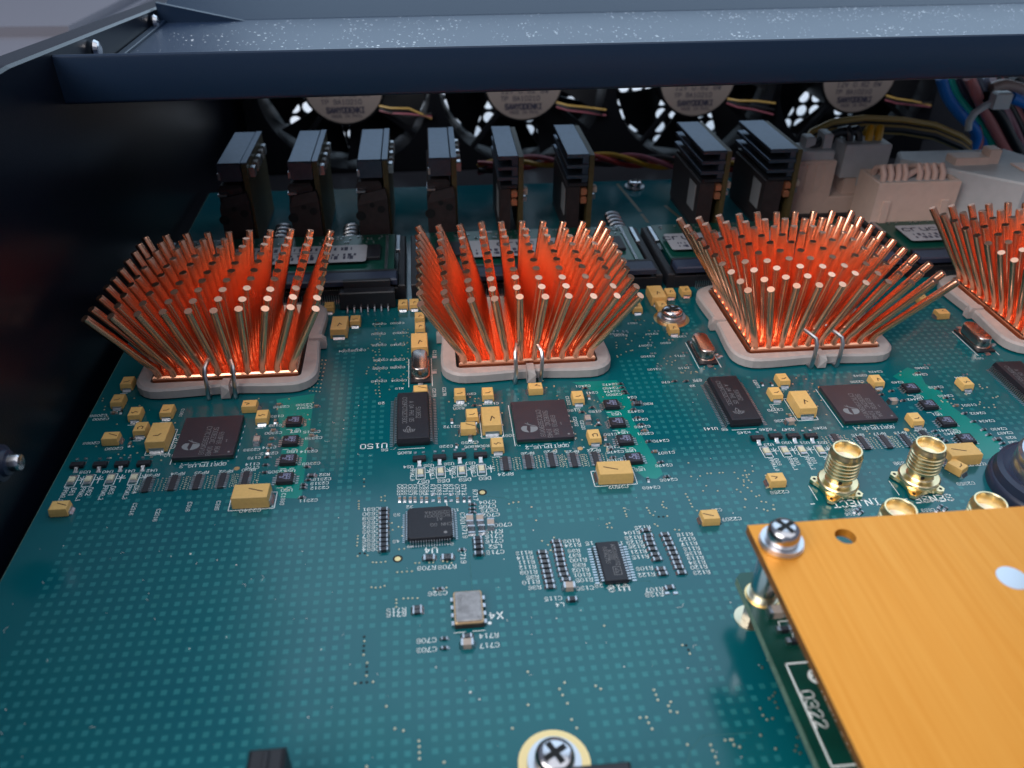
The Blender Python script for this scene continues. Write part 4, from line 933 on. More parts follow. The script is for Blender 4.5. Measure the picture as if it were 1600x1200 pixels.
# ================================================================== daughter card and orange plate
card = thing('daughter_card', 'small green daughter card under the orange plate', 'circuit card', (49.4, 94, 6.4))
ch_ = Vector((49.4, 94, 6.4)); rc = lambda m: m.xform(lambda v: v-ch_)
rc(MB().prism([(50.4,94),(49.4,93),(49.4,5),(125,5),(125,94)], 6.45, 8.0)).build('card_body', 'mask_dark_card', card)
rc(MB().prism([(49.42,5),(49.42,93),(49.36,93),(49.36,5)], 6.46, 7.96)).build('card_edge', 'laminate_edge', card)
m = MB(); Zc = 8.02
m.ribbon([(51.2,58.6),(51.2,75.2),(75,75.2)], .3, Zc); m.ribbon([(51.2,58.4),(54.5,58.4)], .3, Zc); m.ribbon([(55.2,58.4),(60,58.4)], .8, Zc)
q1, q2 = at(1322, 1140, 8), at(1272, 1108, 8)
text(m, 'HMBH 94V-0', q1.x, q1.y, 1.75, -90, w=.34, z=Zc, squash=.78); text(m, '0322', q2.x, q2.y, 1.8, -90, w=.24, z=Zc, squash=.95)
lg = at(1276, 1057, 8)
m.disc(lg.x, lg.y, 1.35, Zc, 20)
m.ribbon([(52.0,86.6),(53.2,87.0),(55.5,87.0)], .18, Zc); m.ribbon([(53.0,82.4),(53.0,83.2),(55.2,83.2),(55.2,80)], .18, Zc)
for x, y, r in ((55.0,80.2,.7),(55.8,79.0,.7),(56.2,76.7,.7)):
    m.ribbon([(x+r*cos(2*pi*i/12), y+r*sin(2*pi*i/12)) for i in range(13)], .16, Zc)
rc(m).build('printed_text', 'silk_white', card, kind='stuff')
m = MB(); m.ribbon([(lg.x-.7,lg.y-.4),(lg.x-.1,lg.y+.6),(lg.x+.1,lg.y-.6),(lg.x+.7,lg.y+.4)], .2, Zc+.01); m.ribbon([(lg.x-.6,lg.y+.7),(lg.x+.5,lg.y-.8)], .16, Zc+.01); rc(m).build('logo_detail', 'mask_dark_card', card)
for k, (x, y, w_, d_, h_) in enumerate(((53.2,84.6,2.4,1.7,1.5),(53.2,81.2,1.9,.9,.9),(53.9,78.9,1.9,.9,.9))):
    rc(MB().box(x-w_/2, x+w_/2, y-d_/2, y+d_/2, 8.02, 8+h_, .1)).build('chip_resistor' if k else 'power_resistor', 'ceramic_tan' if k == 0 else 'resistor_body', card)
    for s in (-1, 1): rc(MB().box(x+s*w_/2-.35, x+s*w_/2+.35, y-d_/2-.05, y+d_/2+.05, 8.01, 8+h_+.03, .1)).build('terminal', 'solder', card)
rc(MB().lathe([(3.0,8.01),(3.0,8.06)], 28, 52.5, 88.8)).build('gold_ring', 'gold_pad', card)
# brass foot below the card
ft = thing('brass_foot', 'gold ringed silver foot on the board under the daughter card corner', 'standoff', tuple(at(1172, 966, 0)))
MB().lathe([(2.8,.012),(2.8,.2),(2.2,.25)], 24).build('ring', 'via_metal', ft); MB().lathe([(1.6,.3),(1.6,6.4)], 6, smooth=False).build('post', 'tin_lead', ft); keep(46, 56, 79, 90)
so = thing('standoff', 'round zinc standoff holding the orange plate above the card', 'standoff', (52.5, 88.8, 8.06))
MB().lathe([(2.2,0),(2.3,.2),(2.3,12.1),(2.2,12.3)], 28).build('post', 'standoff_zinc', so); MB().lathe([(2.7,.005),(2.7,.35),(2.35,.4)], 28).build('washer', 'via_metal', so)
plate = thing('orange_plate', 'brushed orange anodised metal plate covering the lower right corner', 'plate', (48.3, 91.4, 20.4))
ho = [at(1321, 838, 22), at(1582, 903, 22)]
def plate_mesh():
    x0, x1, y0, y1 = 48.3, 128, 8, 91.4; m = MB(); n = 24
    holes = [(ho[1].x, ho[1].y, 2.3), (ho[0].x, ho[0].y, 1.65)]; hc = 3.4
    def quad(xa, xb, ya, yb_):
        for z, fl in ((22, 0), (20.4, 1)): m.add([(xa,ya,z),(xb,ya,z),(xb,yb_,z),(xa,yb_,z)], [(0,1,2,3) if not fl else (3,2,1,0)])
    ylast = y0
    for hx, hy, r in holes:                       # a square cell round each hole, plain sheet elsewhere
        quad(x0, x1, ylast, hy-hc); quad(x0, hx-hc, hy-hc, hy+hc); quad(hx+hc, x1, hy-hc, hy+hc); ylast = hy+hc
        ang = [pi/4+2*pi*i/n for i in range(n)]
        sq = [(hx+hc*cos(t_)/max(abs(cos(t_)), abs(sin(t_))), hy+hc*sin(t_)/max(abs(cos(t_)), abs(sin(t_)))) for t_ in ang]; ci = [(hx+r*cos(t_), hy+r*sin(t_)) for t_ in ang]
        for z, fl in ((22, 0), (20.4, 1)):
            m.add([(*q, z) for q in sq]+[(*q, z) for q in ci], [((i, (i+1) % n, n+(i+1) % n, n+i) if not fl else (n+i, n+(i+1) % n, (i+1) % n, i)) for i in range(n)])
        m.add([(*q, 22) for q in ci]+[(*q, 20.4) for q in ci], [(i, (i+1) % n, n+(i+1) % n, n+i) for i in range(n)], True)
    quad(x0, x1, ylast, y1)
    e = MB(); c = .18
    for (ax, ay), (bx, by) in (((x0,y0),(x1,y0)), ((x1,y0),(x1,y1)), ((x1,y1),(x0,y1)), ((x0,y1),(x0,y0))):
        e.add([(ax,ay,22),(bx,by,22),(bx,by,20.4),(ax,ay,20.4)], [(3,2,1,0)])
    return m, e
pm, pe = plate_mesh(); pl_ = Vector((48.3, 91.4, 20.4))
pm.xform(lambda v: v-pl_).build('sheet', 'plate_orange', plate); pe.xform(lambda v: v-pl_).build('cut_edge', 'plate_edge', plate)
MB().lathe([(2.28,21.2),(2.28,22.03),(2.0,22.05)], 28, ho[1].x, ho[1].y).xform(lambda v: v-pl_).build('hole_fill_disc', 'washer_steel', plate)  # silver disc added in the hole for the brightness seen through it
p = at(1220, 850, 22.0); screw('plate_screw', 'cross-head screw with washer at the corner of the orange plate', (p.x, p.y, 22.0), 2.55, 0, washers=2, hh=2.6)

# black bits at the lower picture edge
t = thing('black_latch', 'black plastic latch end at the bottom left picture edge', 'latch', (-25.6, 60, 0)); MB().box(-2.5, 2.5, -14, 7.4, .05, 10.5, .5).build('body', 'black_plastic', t); MB().box(-.4, .4, -14, 6.6, 10.5, 10.9, .1).build('rib', 'black_plastic', t)
t = thing('black_bar', 'dark plastic bar crossing below the bottom screw', 'bar', (15, 58, 0)); MB().box(-12, 8.4, -8, 3.1, 5.4, 9.8, .4).build('body', 'black_plastic', t)
for x in (-10, 6): MB().box(x-1, x+1, -6, -4, .05, 5.4).build('leg', 'black_plastic', t)

# ================================================================== memory modules lying in sockets
SDL = ('memory module behind the shaded heat sink, white label half visible', 'memory module hidden mostly behind the second heat sink', 'memory module behind the third heat sink with a white printed label', 'memory module in front of the big white socket, label at the right')
def sd_chip(): return MB().box(-5.5, 5.5, -4.6, 4.6, 5.2, 6.2, .1).mesh('memory_package', 'epoxy_black')
def gold_row():
    m = MB()
    for i in range(88): m.box(-28.5+i*.65, -28.5+i*.65+.32, -.5, .5, 5.06, 5.12)
    return m.mesh('contact_row', 'tin_lead')
def sock_leads():
    m = MB()
    for i in range(88): x = -28.5+i*.65; m.box(x, x+.28, -1.6, -.02, .02, .2); m.box(x, x+.28, -.3, -.02, .2, 2.2)
    return m.mesh('lead_row', 'tin_lead')
for k in range(4):
    x0 = -79+76*k; cxs = x0+34
    so_ = thing('memory_socket', ('black memory socket behind the shaded heat sink', 'black memory socket behind the second heat sink', 'black memory socket behind the third heat sink', 'black memory socket behind the fourth heat sink')[k], 'socket', (cxs, 216, 0), group='memory sockets')
    MB().box(-35, 35, -2.6, 3.2, .1, 3.9, .2).build('lower_body', 'black_plastic', so_)
    MB().box(-35, 35, -3.2, 2.6, 5.2, 7.0, .4).build('upper_lip', 'alu_dark' if 0 else 'can_sleeve', so_)
    MB().box(-35, 35, 2.0, 3.4, 3.9, 7.0).build('back_rib', 'black_plastic', so_)
    obj('lead_row', cached('sl', sock_leads), so_, (0, -2.6, 0), kind='stuff')
    obj('contact_row', cached('gr', gold_row), so_, (0, -2.9, -.9), kind='stuff')
    for s in (-1, 1):
        MB().box(min(s*35,s*37.2), max(s*35,s*37.2), -2.5, 32, .1, 4.6, .3).build('side_arm', 'black_plastic', so_)
        MB().box(min(s*34.2,s*35.6), max(s*34.2,s*35.6), 20, 31, 4.2, 5.4, .2).build('latch_spring', 'spring_steel', so_)
    md = thing('memory_module', SDL[k], 'memory module', (cxs, 219, 4.0), group='memory modules')
    MB().box(-33.8, 33.8, .7, 29.6, 0, 1.0).build('module_card', 'mask_dark_card', md)
    for j in range(4): obj('memory_package', cached('sdc', sd_chip), md, (-24+16*j, 15, -4.0))
    lx0, lx1 = ((-21.5, 25.5), (-20, 22), (-32.5, 6), (-30.5, -5.5))[k]
    lab = MB().loft([[(x, y, z) for x, y in rrect((lx0+lx1)/2, 13.5, (lx1-lx0)/2, 5.9, 1.0)] for z in (2.22, 2.3)]).build('paper_label', 'sodimm_label', md)
    m = MB(); cxl = (lx0+lx1)/2
    if k >= 1: text(m, 'crucial', lx0+9.5 if k == 2 else cxl-1, 16.6, 3.2, 0, w=.55, z=2.315)
    rn = random.Random(k)
    rows = (16.8, 12.6, 10.6) if k == 0 else (12.2, 10.0)
    for yy in rows:
        x = lx0+3
        while x < lx1-3:
            w_ = rn.choice((.4, .7, 1.1)); hgt = 1.5 if (k == 0 and yy != 12.6) else .8
            m.ribbon([(x, yy-hgt/2), (x, yy+hgt/2)], w_, 2.315); x += w_+rn.choice((.5, .9, 1.4))
    if k == 0: m.ribbon([(lx0+3.0+2*cos(a*.35), 8.6+2.0*sin(a*.35)) for a in range(2, 14)], .5, 2.315); m.ribbon([(lx0+10+i*2.0, 14.4) for i in range(12)], .35, 2.315)
    m.build('printed_text', 'ink_dark', lab, kind='stuff')
    m = MB(); rn = random.Random(k+9)
    for j in range(90):
        x, y = rn.uniform(-32, 32), rn.choice((2.2, 3.2, 24, 26.5, 28)); m.box(x-.3, x+.3, y-.18, y+.18, 1.0, 1.35)
    for j in range(22): m.box(31.0, 31.8, 4+j*1.1, 4.5+j*1.1, 1.0, 1.5)
    m.build('tiny_parts', 'tin_lead', md, kind='stuff')

# black right-angle header in front of the first socket
hd = thing('pin_header', 'black shrouded header with seven silver leads right of the shaded heat sink', 'header', (-18.6, 209.5, 0))
MB().box(-7.8, 7.8, -1.3, 2.0, .3, 5.4, .3).build('shroud', 'black_plastic', hd); MB().box(-6.6, 6.6, 2.0, 3.6, 4.2, 7.4, .2).build('upper_shroud', 'black_plastic', hd)
for k in range(7): MB().tube([(-5.7+1.9*k, -1.2, 1.3), (-5.7+1.9*k, -2.3, 1.2), (-5.7+1.9*k, -2.9, .2), (-5.7+1.9*k, -3.4, .15)], .3, 6).build('lead', 'tin_lead', hd)

# row of half-round chrome ridges (ribbed inductors) in front of the modules
for q, lab in (((547,370), 'silver ribbed clip between the first and second heat sinks'), ((437,370), 'silver ribbed clip half hidden behind the shaded heat sink'), ((965,350), 'silver ribbed clip behind the right pins of the second heat sink')):
    p = at(*q, 2); t = thing('ribbed_clip', lab, 'clip', (p.x, p.y+2, 0), group='silver ribbed clips')
    MB().box(-2.2, 2.2, -9, 9, .05, 1.2).build('base', 'black_plastic', t)
    for k in range(6): obj('rib', cached('rib', lambda: MB().tube([(2.4*cos(a), 0, 1.1+1.2*sin(a)) for a in [pi*i/8 for i in range(9)]], .42, 6).mesh('rib', 'tin_lead')), t, (0, -7.5+3*k, 0))

# ================================================================== upright power modules
VR = [((385,258),(335,258)), ((497,254),(447,254)), ((607,250),(556,252)), ((715,245),(668,248)), ((820,240),(777,245)), ((930,236),(885,240)), ((1143,230),(1098,235)), ((1250,225),(1203,232))]
OR8 = ('first', 'second', 'third', 'fourth', 'first', 'second', 'third', 'fourth')
rn = random.Random(4)
for k, (qr, ql) in enumerate(VR):
    a, b = at(*qr, 28), at(*ql, 28); cx = (a.x+b.x)/2; y0 = 253.2; W = a.x-b.x-.4
    plain = k < 4
    t = thing('power_module', OR8[k]+(' black power module from the left with a plain flat blue-grey top' if plain else ' finned power module from the left, with three stacked grey fins'), 'power module', (cx, y0, 0), radians(rn.uniform(-.8, .8)), group='upright power modules in front of the fans')
    hw = W/2
    MB().box(hw-1.9, hw-.3, .2, 31.5, .3, 27.6).build('upright_card', 'module_card', t)
    if plain:
        MB().box(-hw, hw-2.1, 0, 31.5, 22.2, 28, .3).build('heat_spreader', 'alu_dark', t)
        MB().box(hw-1.95, hw-.2, .1, 31.6, 27.62, 28.1).build('top_rail', 'alu_dark', t)
        m = MB().box(-hw-.8, hw-2.6, -.6, 31, 4.5, 21, .8); m.build('inductor_block', 'brown_core', t)
        MB().loft([[(-hw-1.0,-2.0,.3),(hw-1.0,-2.0,.3),(hw-1.0,1.2,.3),(-hw-1.0,1.2,.3)],[(-hw-1.0,-2.0,14),(hw-1.0,-2.0,16),(hw-1.0,1.2,16.5),(-hw-1.0,1.2,16)],[(-hw+.5,-1.4,17.5),(hw-1.6,-1.4,19),(hw-1.6,1.2,19),(-hw+.5,1.2,18)]]).build('core_face', 'brown_core', t)
        for j, (dx, dz, r) in enumerate(((-1.2, 14.0, .8), (1.6, 12.5, 1.2), (-hw-.2, 10.5, 1.6))):
            o = MB().lathe([(r,0),(r,.12)], 14).build('recess', 'hole_black', t); o.location = Vector((dx, -2.02, dz))*S; o.rotation_euler = (radians(90), 0, 0)
        MB().box(-hw-.9, -hw+1.8, -1.9, 4, 18.1, 18.8).build('bright_clip', 'tin_lead', t)
        for j in range(5): MB().box(hw-.3, hw+1.3, 3+j*5.2, 6+j*5.2, 22.5, 25.5, .3).build('side_part', 'ceramic_tan' if j % 2 else 'tin_lead', t)
        for j in range(2): MB().box(-hw-.25, -hw+.5, -.1, 1.0, 18.6+j*0+1.2-4.2*j+3, 20.6+1.2-4.2*j+3).build('contact', 'tin_lead', t)
    else:
        for j in range(3): MB().box(-hw, hw-2.1, 0, 31.5, 26.8-3.4*j, 28-3.4*j, .15).build('fin', 'alu_dark', t)
        MB().box(hw-4.0, hw-2.1, .8, 31, 18.4, 26.7).build('fin_spine', 'alu_dark', t)
        MB().box(-hw+.6, hw-4.4, .8, 31, 1.0, 17.2, .4).build('inductor_block', 'brown_core', t)
        MB().box(-hw+1.0, hw-2.2, .2, 30.6, 17.3, 18.3).build('plate', 'black_plastic', t)
        for j in range(2): MB().box(hw-4.2, hw-2.3, -.3, 2.5, 11.6+2.9*j, 13.8+2.9*j, .4).build('coil_winding', 'coil_copper', t)
        MB().box(-hw+.35, -hw+.55, 4, 11, 6, 15).build('paper_label', 'grey_label', t)
        MB().box(hw-.3, hw+1.2, 1, 3.2, 14.8, 17, .4).build('side_part', 'ceramic_tan', t); MB().box(hw-.3, hw+.9, 1.2, 2.8, 12.4, 14, .3).build('side_part', 'tin_lead', t)
    MB().box(-hw+.5, hw-.2, 1.5, 30, .05, .9).build('foot', 'black_plastic', t)

# ================================================================== fans
def fan_frame():
    m = MB(); n = 48; R = 38.2
    ang = [pi/4+2*pi*i/n for i in range(n)]
    sq = [(40*cos(a)/max(abs(cos(a)), abs(sin(a))), 40*sin(a)/max(abs(cos(a)), abs(sin(a)))) for a in ang]; ci = [(R*cos(a), R*sin(a)) for a in ang]
    rings = [[(x, 0, z) for x, z in sq], [(x, 0, z) for x, z in ci], [(x*.985, 12, z*.985) for x, z in ci], [(x, 24, z) for x, z in ci], [(x, 24, z) for x, z in sq]]
    m.loft(rings+[rings[0]], True, caps=False); return m.mesh('frame', 'fan_black')
def blade():
    m = MB(); P = []
    for i in range(7):
        r = 17.5+i*(37-17.5)/6; a0 = -.28-.10*i/6; a1 = .33+.22*i/6
        P.append([(r*cos(a), 6+ (13-2*i/6)*(a-a0)/(a1-a0), r*sin(a)) for a in (a0, a0*.5+a1*.5*.9, a1)])
    vs = [p for row in P for p in row]; fs = []
    for i in range(6):
        for j in range(2): k = i*3+j; fs.append((k, k+1, k+4, k+3))
    n = len(vs); m.add(vs+[(x, y+.9, z) for x, y, z in vs], fs+[tuple(q+n for q in reversed(f)) for f in fs]+[(3*i, 3*i+3, 3*i+3+n, 3*i+n) for i in range(6)]+[(3*i+2, 3*i+2+n, 3*i+5+n, 3*i+5) for i in range(6)], True)
    return m.mesh('blade', 'fan_black')
FX = (-34.5, 45.2, 125.2, 202.3); rn = random.Random(2)
FW = ('leftmost black fan with a round printed sticker under the brace', 'second black fan from the left with a round printed sticker', 'third black fan from the left with a round printed sticker', 'rightmost black fan, behind the looped yellow wires')
for k, fx in enumerate(FX):
    t = thing('fan', FW[k], 'fan', (fx, 375.5, 20.5), group='row of fans at the back')
    obj('frame', cached('ff', fan_frame), t)
    hub = obj('hub', cached('fh', lambda: MB().lathe([(18.4,-5.6),(18.6,-5),(18.6,18),(17,19)], 36).xform(lambda v: Vector((v.x, 6+v.z, -v.y))).mesh('hub', 'fan_black')), t)
    sk = obj('sticker', cached('fs', lambda: MB().lathe([(17.4,0),(17.4,.12)], 40).xform(lambda v: Vector((v.x, .32-v.z, v.y))).mesh('sticker', 'fan_label')), t)
    def ink():
        m = MB(); text(m, '12V 0.82 8W', .5, -4.6, 2.1, 0, w=.34, z=0); text(m, 'TP 9A10210', -1.5, -8.0, 1.9, 0, w=.34, z=0); text(m, 'SANYODENKI', 0, -11.6, 2.3, 0, w=.62, z=0, squash=.78); text(m, 'MADE IN PHIL', .5, -14.2, 1.2, 0, w=.22, z=0)
        text(m, 'SAN ACE 80', 0, 3, 2.6, 0, w=.5, z=0); text(m, 'DC BRUSHLESS', 0, -1, 1.8, 0, w=.3, z=0)
        return m.xform(lambda v: Vector((v.x, .17, v.y))).mesh('printed_text', 'ink_dark')
    obj('printed_text', cached('fi', ink), sk)
    ph = rn.uniform(0, 6)
    for j in range(7): o = obj('blade', cached('bl', blade), t); o.rotation_euler = (0, ph+j*2*pi/7, 0)
    for j in range(4):
        o = obj('strut', cached('st', lambda: MB().box(17, 39, .4, 3.4, -1.0, 1.0).mesh('strut', 'fan_black')), t); o.rotation_euler = (0, radians(38+90*j), 0)
    for j, (c, dz) in enumerate((('wire_gold', 0), ('wire_black', -1.1), ('wire_maroon', -2.0))):
        w1, w2 = rn.uniform(-1.5, 1.5), rn.uniform(-2, 2)
        MB().tube([(15, 0, -10+dz), (20, -1.5, -11.2+dz+w1*.4), (28, -2, -12.2+dz*.9+w1), (38, -1.2, -14+dz*.8+w2)], .5, 6).build('lead_wire', c, t)

# twisted fan wires lying on the floor behind the board
tw = thing('twisted_wires', 'twisted red, yellow and black wires lying behind the power modules', 'wires', (70, 312, 2))
for k, c in enumerate(('wire_yellow', 'wire_red', 'wire_black', 'wire_maroon')):
    pts = []
    for i in range(61):
        s_ = i/60; x = -30+150*s_; a = s_*22+k*pi/2; pts.append((x-20, 2.0*cos(a)+3*sin(s_*5), 1.5+2.0*sin(a)+1.5*sin(s_*7)))
    MB().tube(pts, 1.0, 8).build('wire', c, tw)
wc_ = thing('white_wire_plug', 'small white plug behind the second finned power module', 'plug', (56, 299, 0)); MB().box(-3.5, 3.5, -3, 3, .05, 4, .3).build('housing', 'plug_white', wc_); MB().box(-2.6, 2.6, -3.6, -3.05, .8, 3.2).build('lip', 'plug_white', wc_)

# ================================================================== white power sockets and plugs at the right
def socket_box(name, lab, cx, y0, z0, z1, w, d, m='socket_copper_cast', wall=1.3, rz=0):
    t = thing(name, lab, 'socket', (cx, y0, 0), rz)
    MB().box(-w/2, w/2, 0, wall, z0, z1, .2).build('front_wall', m, t); MB().box(-w/2, w/2, d-wall, d, z0, z1, .2).build('rear_wall', m, t)
    for s in (-1, 1): MB().box(min(s*w/2,s*(w/2-wall)), max(s*w/2,s*(w/2-wall)), wall, d-wall, z0, z1, .2).build('side_wall', m, t)
    MB().box(-w/2+wall, w/2-wall, wall, d-wall, z0, z0+2).build('floor', m, t)
    return t
def arch(t, x, y, z, c, r=1.5, hgt=9, back=10, side=0):
    MB().tube([(x, y, z), (x+side*.1, y+.3, z+hgt*.6), (x+side*.3, y+back*.25, z+hgt), (x+side*.7, y+back*.7, z+hgt*.75), (x+side, y+back, z-1)], r, 8).build('wire', c, t)
# front wide socket with pinkish wires
s1 = socket_box('power_socket', 'wide cream power socket behind the third and fourth heat sinks', 161.5, 244.5, .1, 18.6, 28.5, 14)
for s in (-1, 1): MB().box(min(s*9,s*11.5), max(s*9,s*11.5), -.7, .02, 2, 12.5, .2).build('moulded_rib', 'socket_copper_cast', s1)
p1 = thing('wire_plug', 'plug with a row of looped pale wires in the wide cream socket', 'plug', (161.5, 251.5, 0)); MB().box(-12.6, 12.6, -5.2, 5.2, 2.4, 17.6, .2).build('housing', 'plug_white', p1)
for j in range(9):
    x = -10.5+2.6*j
    if 4 <= j <= 4: continue
    arch(p1, x, -2.0+rn.uniform(-.4,.4), 16.5, 'wire_pink', 1.05, 5.2, 7.5, side=rn.uniform(-1, 1)*.6-(1.4 if j > 4 else 0))
MB().tube([(-3,-1,17.8),(2,0,20.4),(6,.6,20.8),(10,1,19.2)], 1.0, 8).build('wire', 'wire_pink', p1)
# left pair of upright sockets
s0 = thing('power_socket', 'pinkish white power socket right of the last finned module', 'socket', (133.5, 262, 0))
MB().box(-7.6, 6.6, 0, 12, .1, 20.5, .3).build('body', 'socket_copper_cast', s0); MB().box(6.6, 17.5, 0, 12, .1, 7.5, .3).build('step', 'socket_copper_cast', s0); MB().box(-6.6, 5.6, 1, 11, 20.5, 23.5, .4).build('plug_top', 'plug_white', s0)
MB().box(-3.4, 0, 5, 10, 23.5, 27, .4).build('latch', 'plug_white', s0); MB().box(2.4, 5.4, 4, 10, 23.5, 28.5, .5).build('latch', 'plug_white', s0)
for j in range(4): MB().box(-6.9+3.3*j, -4.7+3.3*j, -.3, .02, 9.5, 19.4, .1).build('cavity_rib', 'socket_copper_cast', s0)
s2 = thing('wire_plug', 'upright white plug with two black and two yellow wires', 'plug', (152, 264, 0))
MB().box(-8.6, 7.8, 0, 11, 13.5, 25, .4).build('housing', 'plug_white', s2); MB().box(-6, 6, .6, 10.4, .1, 13.4, .3).build('stem', 'socket_copper_cast', s2); MB().box(-2.2, 6.2, -1.0, -.05, 10.6, 13.8, .2).build('latch', 'plug_white', s2)
for j, c in enumerate(('wire_black', 'wire_black', 'wire_yellow', 'wire_yellow')): arch(s2, -5.4+3.4*j, 5, 24, c, 1.35, 4.6, 6, side=-3 if j < 2 else 2)
for j in range(2): MB().tube([(-5.4+2*j, 6, 27.5), (-10, 6+j, 27.4), (-15, 5+j, 25.8), (-20, 3+j, 22.5)], 1.2, 8).build('wire', 'wire_black', s2)
# tall flat socket to the right
s3 = thing('power_socket', 'large pale grey socket housing below the coloured wire bundle', 'socket', (176, 262, 0))
MB().loft([[(-13,0,.1),(16,-26,.1),(44,-26,.1),(30,8,.1),(-10,8,.1)], [(-13,0,19.8),(16,-26,19.8),(44,-26,19.8),(30,8,19.8),(-10,8,19.8)], [(-12.4,.2,20.4),(16,-25.4,20.4),(43.4,-25.4,20.4),(29.6,7.4,20.4),(-9.6,7.4,20.4)]]).build('housing', 'plug_white', s3)
MB().box(2, 14, -8, -2, 20.4, 23, .3).build('latch_arm', 'socket_copper_cast', s3); MB().box(14, 18, -7.4, -2.6, 20.4, 25.4, .4).build('latch_tip', 'socket_copper_cast', s3)
MB().box(22, 40, -20, -8, 20.4, 20.9, .1).build('paper_label', 'wire_pink', s3); MB().box(30, 46, -25, -12, 20.4, 24.5, .4).build('raised_block', 'plug_white', s3)
bp_ = thing('ribbed_strip', 'dark ribbed strip on the board in front of the cream sockets', 'strip', (139, 256.5, 0))
MB().box(-13, 14, -1.6, 1.6, .05, 3.2, .2).build('body', 'black_plastic', bp_)
for j in range(13): obj('tooth', cached('tooth', lambda: MB().box(-.7, .7, -2.2, -1.62, .3, 3.8, .2).mesh('tooth', 'black_plastic')), bp_, (-12+2.05*j, 0, 0))

# looping yellow and black cable from the left plug to the right
lp = thing('wire_loop', 'looped yellow and black wires arching behind the white plugs', 'wires', (150, 290, 20))
for j, (c, off) in enumerate((('wire_gold', 0), ('wire_black', -1.6), ('wire_gold', -3.4), ('wire_black', -5), ('wire_gold', -7.2), ('wire_black', -8.6), ('wire_gold', -10))):
    q = [(1258,222),(1268,206),(1300,191),(1350,184),(1410,187),(1460,195),(1500,212),(1515,224)]
    pts = [aty(x, y-off*1.9, 285+3*sin(j)+i*1.5)-Vector((150, 290, 20)) for i, (x, y) in enumerate(q)]
    if j >= 2: pts = pts[1:]
    MB().tube(pts, 1.15, 8).build('wire', c, lp)
# coloured bundle at the far right
bd = thing('wire_bundle', 'bundle of blue, green, red and grey wires in the upper right corner', 'wires', (215, 300, 15))
BW = [('wire_blue', [(1470,120),(1480,150),(1500,178),(1520,198),(1526,215),(1518,235),(1505,248)]), ('wire_green', [(1480,120),(1492,150),(1512,175),(1530,195),(1545,215),(1552,240)]), ('wire_slate', [(1490,120),(1505,150),(1525,178),(1545,205),(1556,235),(1560,262)]),
      ('wire_salmon', [(1500,120),(1515,150),(1530,180),(1545,200),(1560,225),(1572,250),(1580,268)]), ('wire_salmon', [(1508,120),(1522,150),(1536,178),(1552,205),(1568,235),(1588,262)]), ('wire_salmon', [(1514,120),(1526,148),(1540,176),(1556,205),(1572,232),(1592,258)]),
      ('wire_slate', [(1522,120),(1536,150),(1552,175),(1572,205),(1590,232),(1604,250)]), ('wire_grey', [(1535,120),(1545,150),(1556,176),(1562,200),(1566,225),(1572,262)]), ('wire_maroon', [(1548,125),(1560,160),(1570,185),(1580,215),(1586,245),(1590,268)]),
      ('wire_maroon', [(1545,140),(1570,175),(1585,205),(1598,235),(1612,262)]), ('wire_black', [(1538,150),(1562,180),(1580,215),(1600,250)]), ('wire_salmon', [(1524,200),(1528,222),(1520,240),(1508,246)]), ('wire_blue', [(1531,202),(1537,226),(1528,246),(1514,250)]),
      ('wire_black', [(1540,205),(1546,230),(1538,252),(1524,258)]), ('wire_slate', [(1534,138),(1545,150),(1555,160)]), ('wire_blue', [(1580,152),(1600,160),(1625,165)]), ('wire_pink', [(1548,138),(1570,132),(1600,140)]), ('wire_grey', [(1560,145),(1580,150),(1610,145)])]
for k in range(14):      # inner wires of the bundle
    BW.append((('wire_maroon','wire_grey','wire_black','wire_salmon','wire_slate')[k % 5], [(1515+k*7+dx+3*sin(k*2.1+i), yy+4*sin(k*1.3+i)) for i, (dx, yy) in enumerate(((-14,118),(2,150),(22,185),(42,222),(60,262)))]))
for j, (c, q) in enumerate(BW):
    pts = [aty(x, y, (298 if j < 18 else 316)+(j % 5)*3.2+i*.8)-Vector((215, 300, 15)) for i, (x, y) in enumerate(q)]
    # smooth the path
    sm = []
    for i in range(len(pts)-1):
        a_, b_ = pts[max(i-1,0)], pts[i]; c_, d_ = pts[i+1], pts[min(i+2, len(pts)-1)]
        for k in range(4):
            u = k/4; sm.append(.5*((2*b_)+(c_-a_)*u+(2*a_-5*b_+4*c_-d_)*u*u+(3*b_-a_-3*c_+d_)*u**3))
    sm.append(pts[-1])
    MB().tube(sm, 2.1 if c != 'wire_slate' else 2.3, 10).build('wire', c, bd)
tie = thing('cable_tie', 'white cable tie strapped round the coloured wire bundle', 'cable tie', tuple(aty(1545, 170, 296)))
o0 = aty(1545, 170, 296)
q = [(1513,202),(1514,190),(1522,177),(1538,166),(1556,158),(1572,152)]
pts = [aty(x, y, 294-1.2*sin(i*.6))-o0 for i, (x, y) in enumerate(q)]
MB().tube(pts, 1.35, 8).build('strap', 'nylon_tie', tie)
pth = aty(1563, 156, 292)-o0; MB().box(pth.x-3.2, pth.x+3.2, pth.y-2, pth.y+2, pth.z-3, pth.z+3, .6).build('head', 'nylon_tie', tie)

# gold strips printed on the rear part of the board
for q in (((965,288),(1000,330)), ((1003,335),(1012,347)), ((1040,322),(1062,340))):
    a, b = at(*q[0]), at(*q[1]); MB().ribbon([(a.x, a.y), (b.x, b.y)], 1.1, .012).build('gold_strip', 'module_card', board)

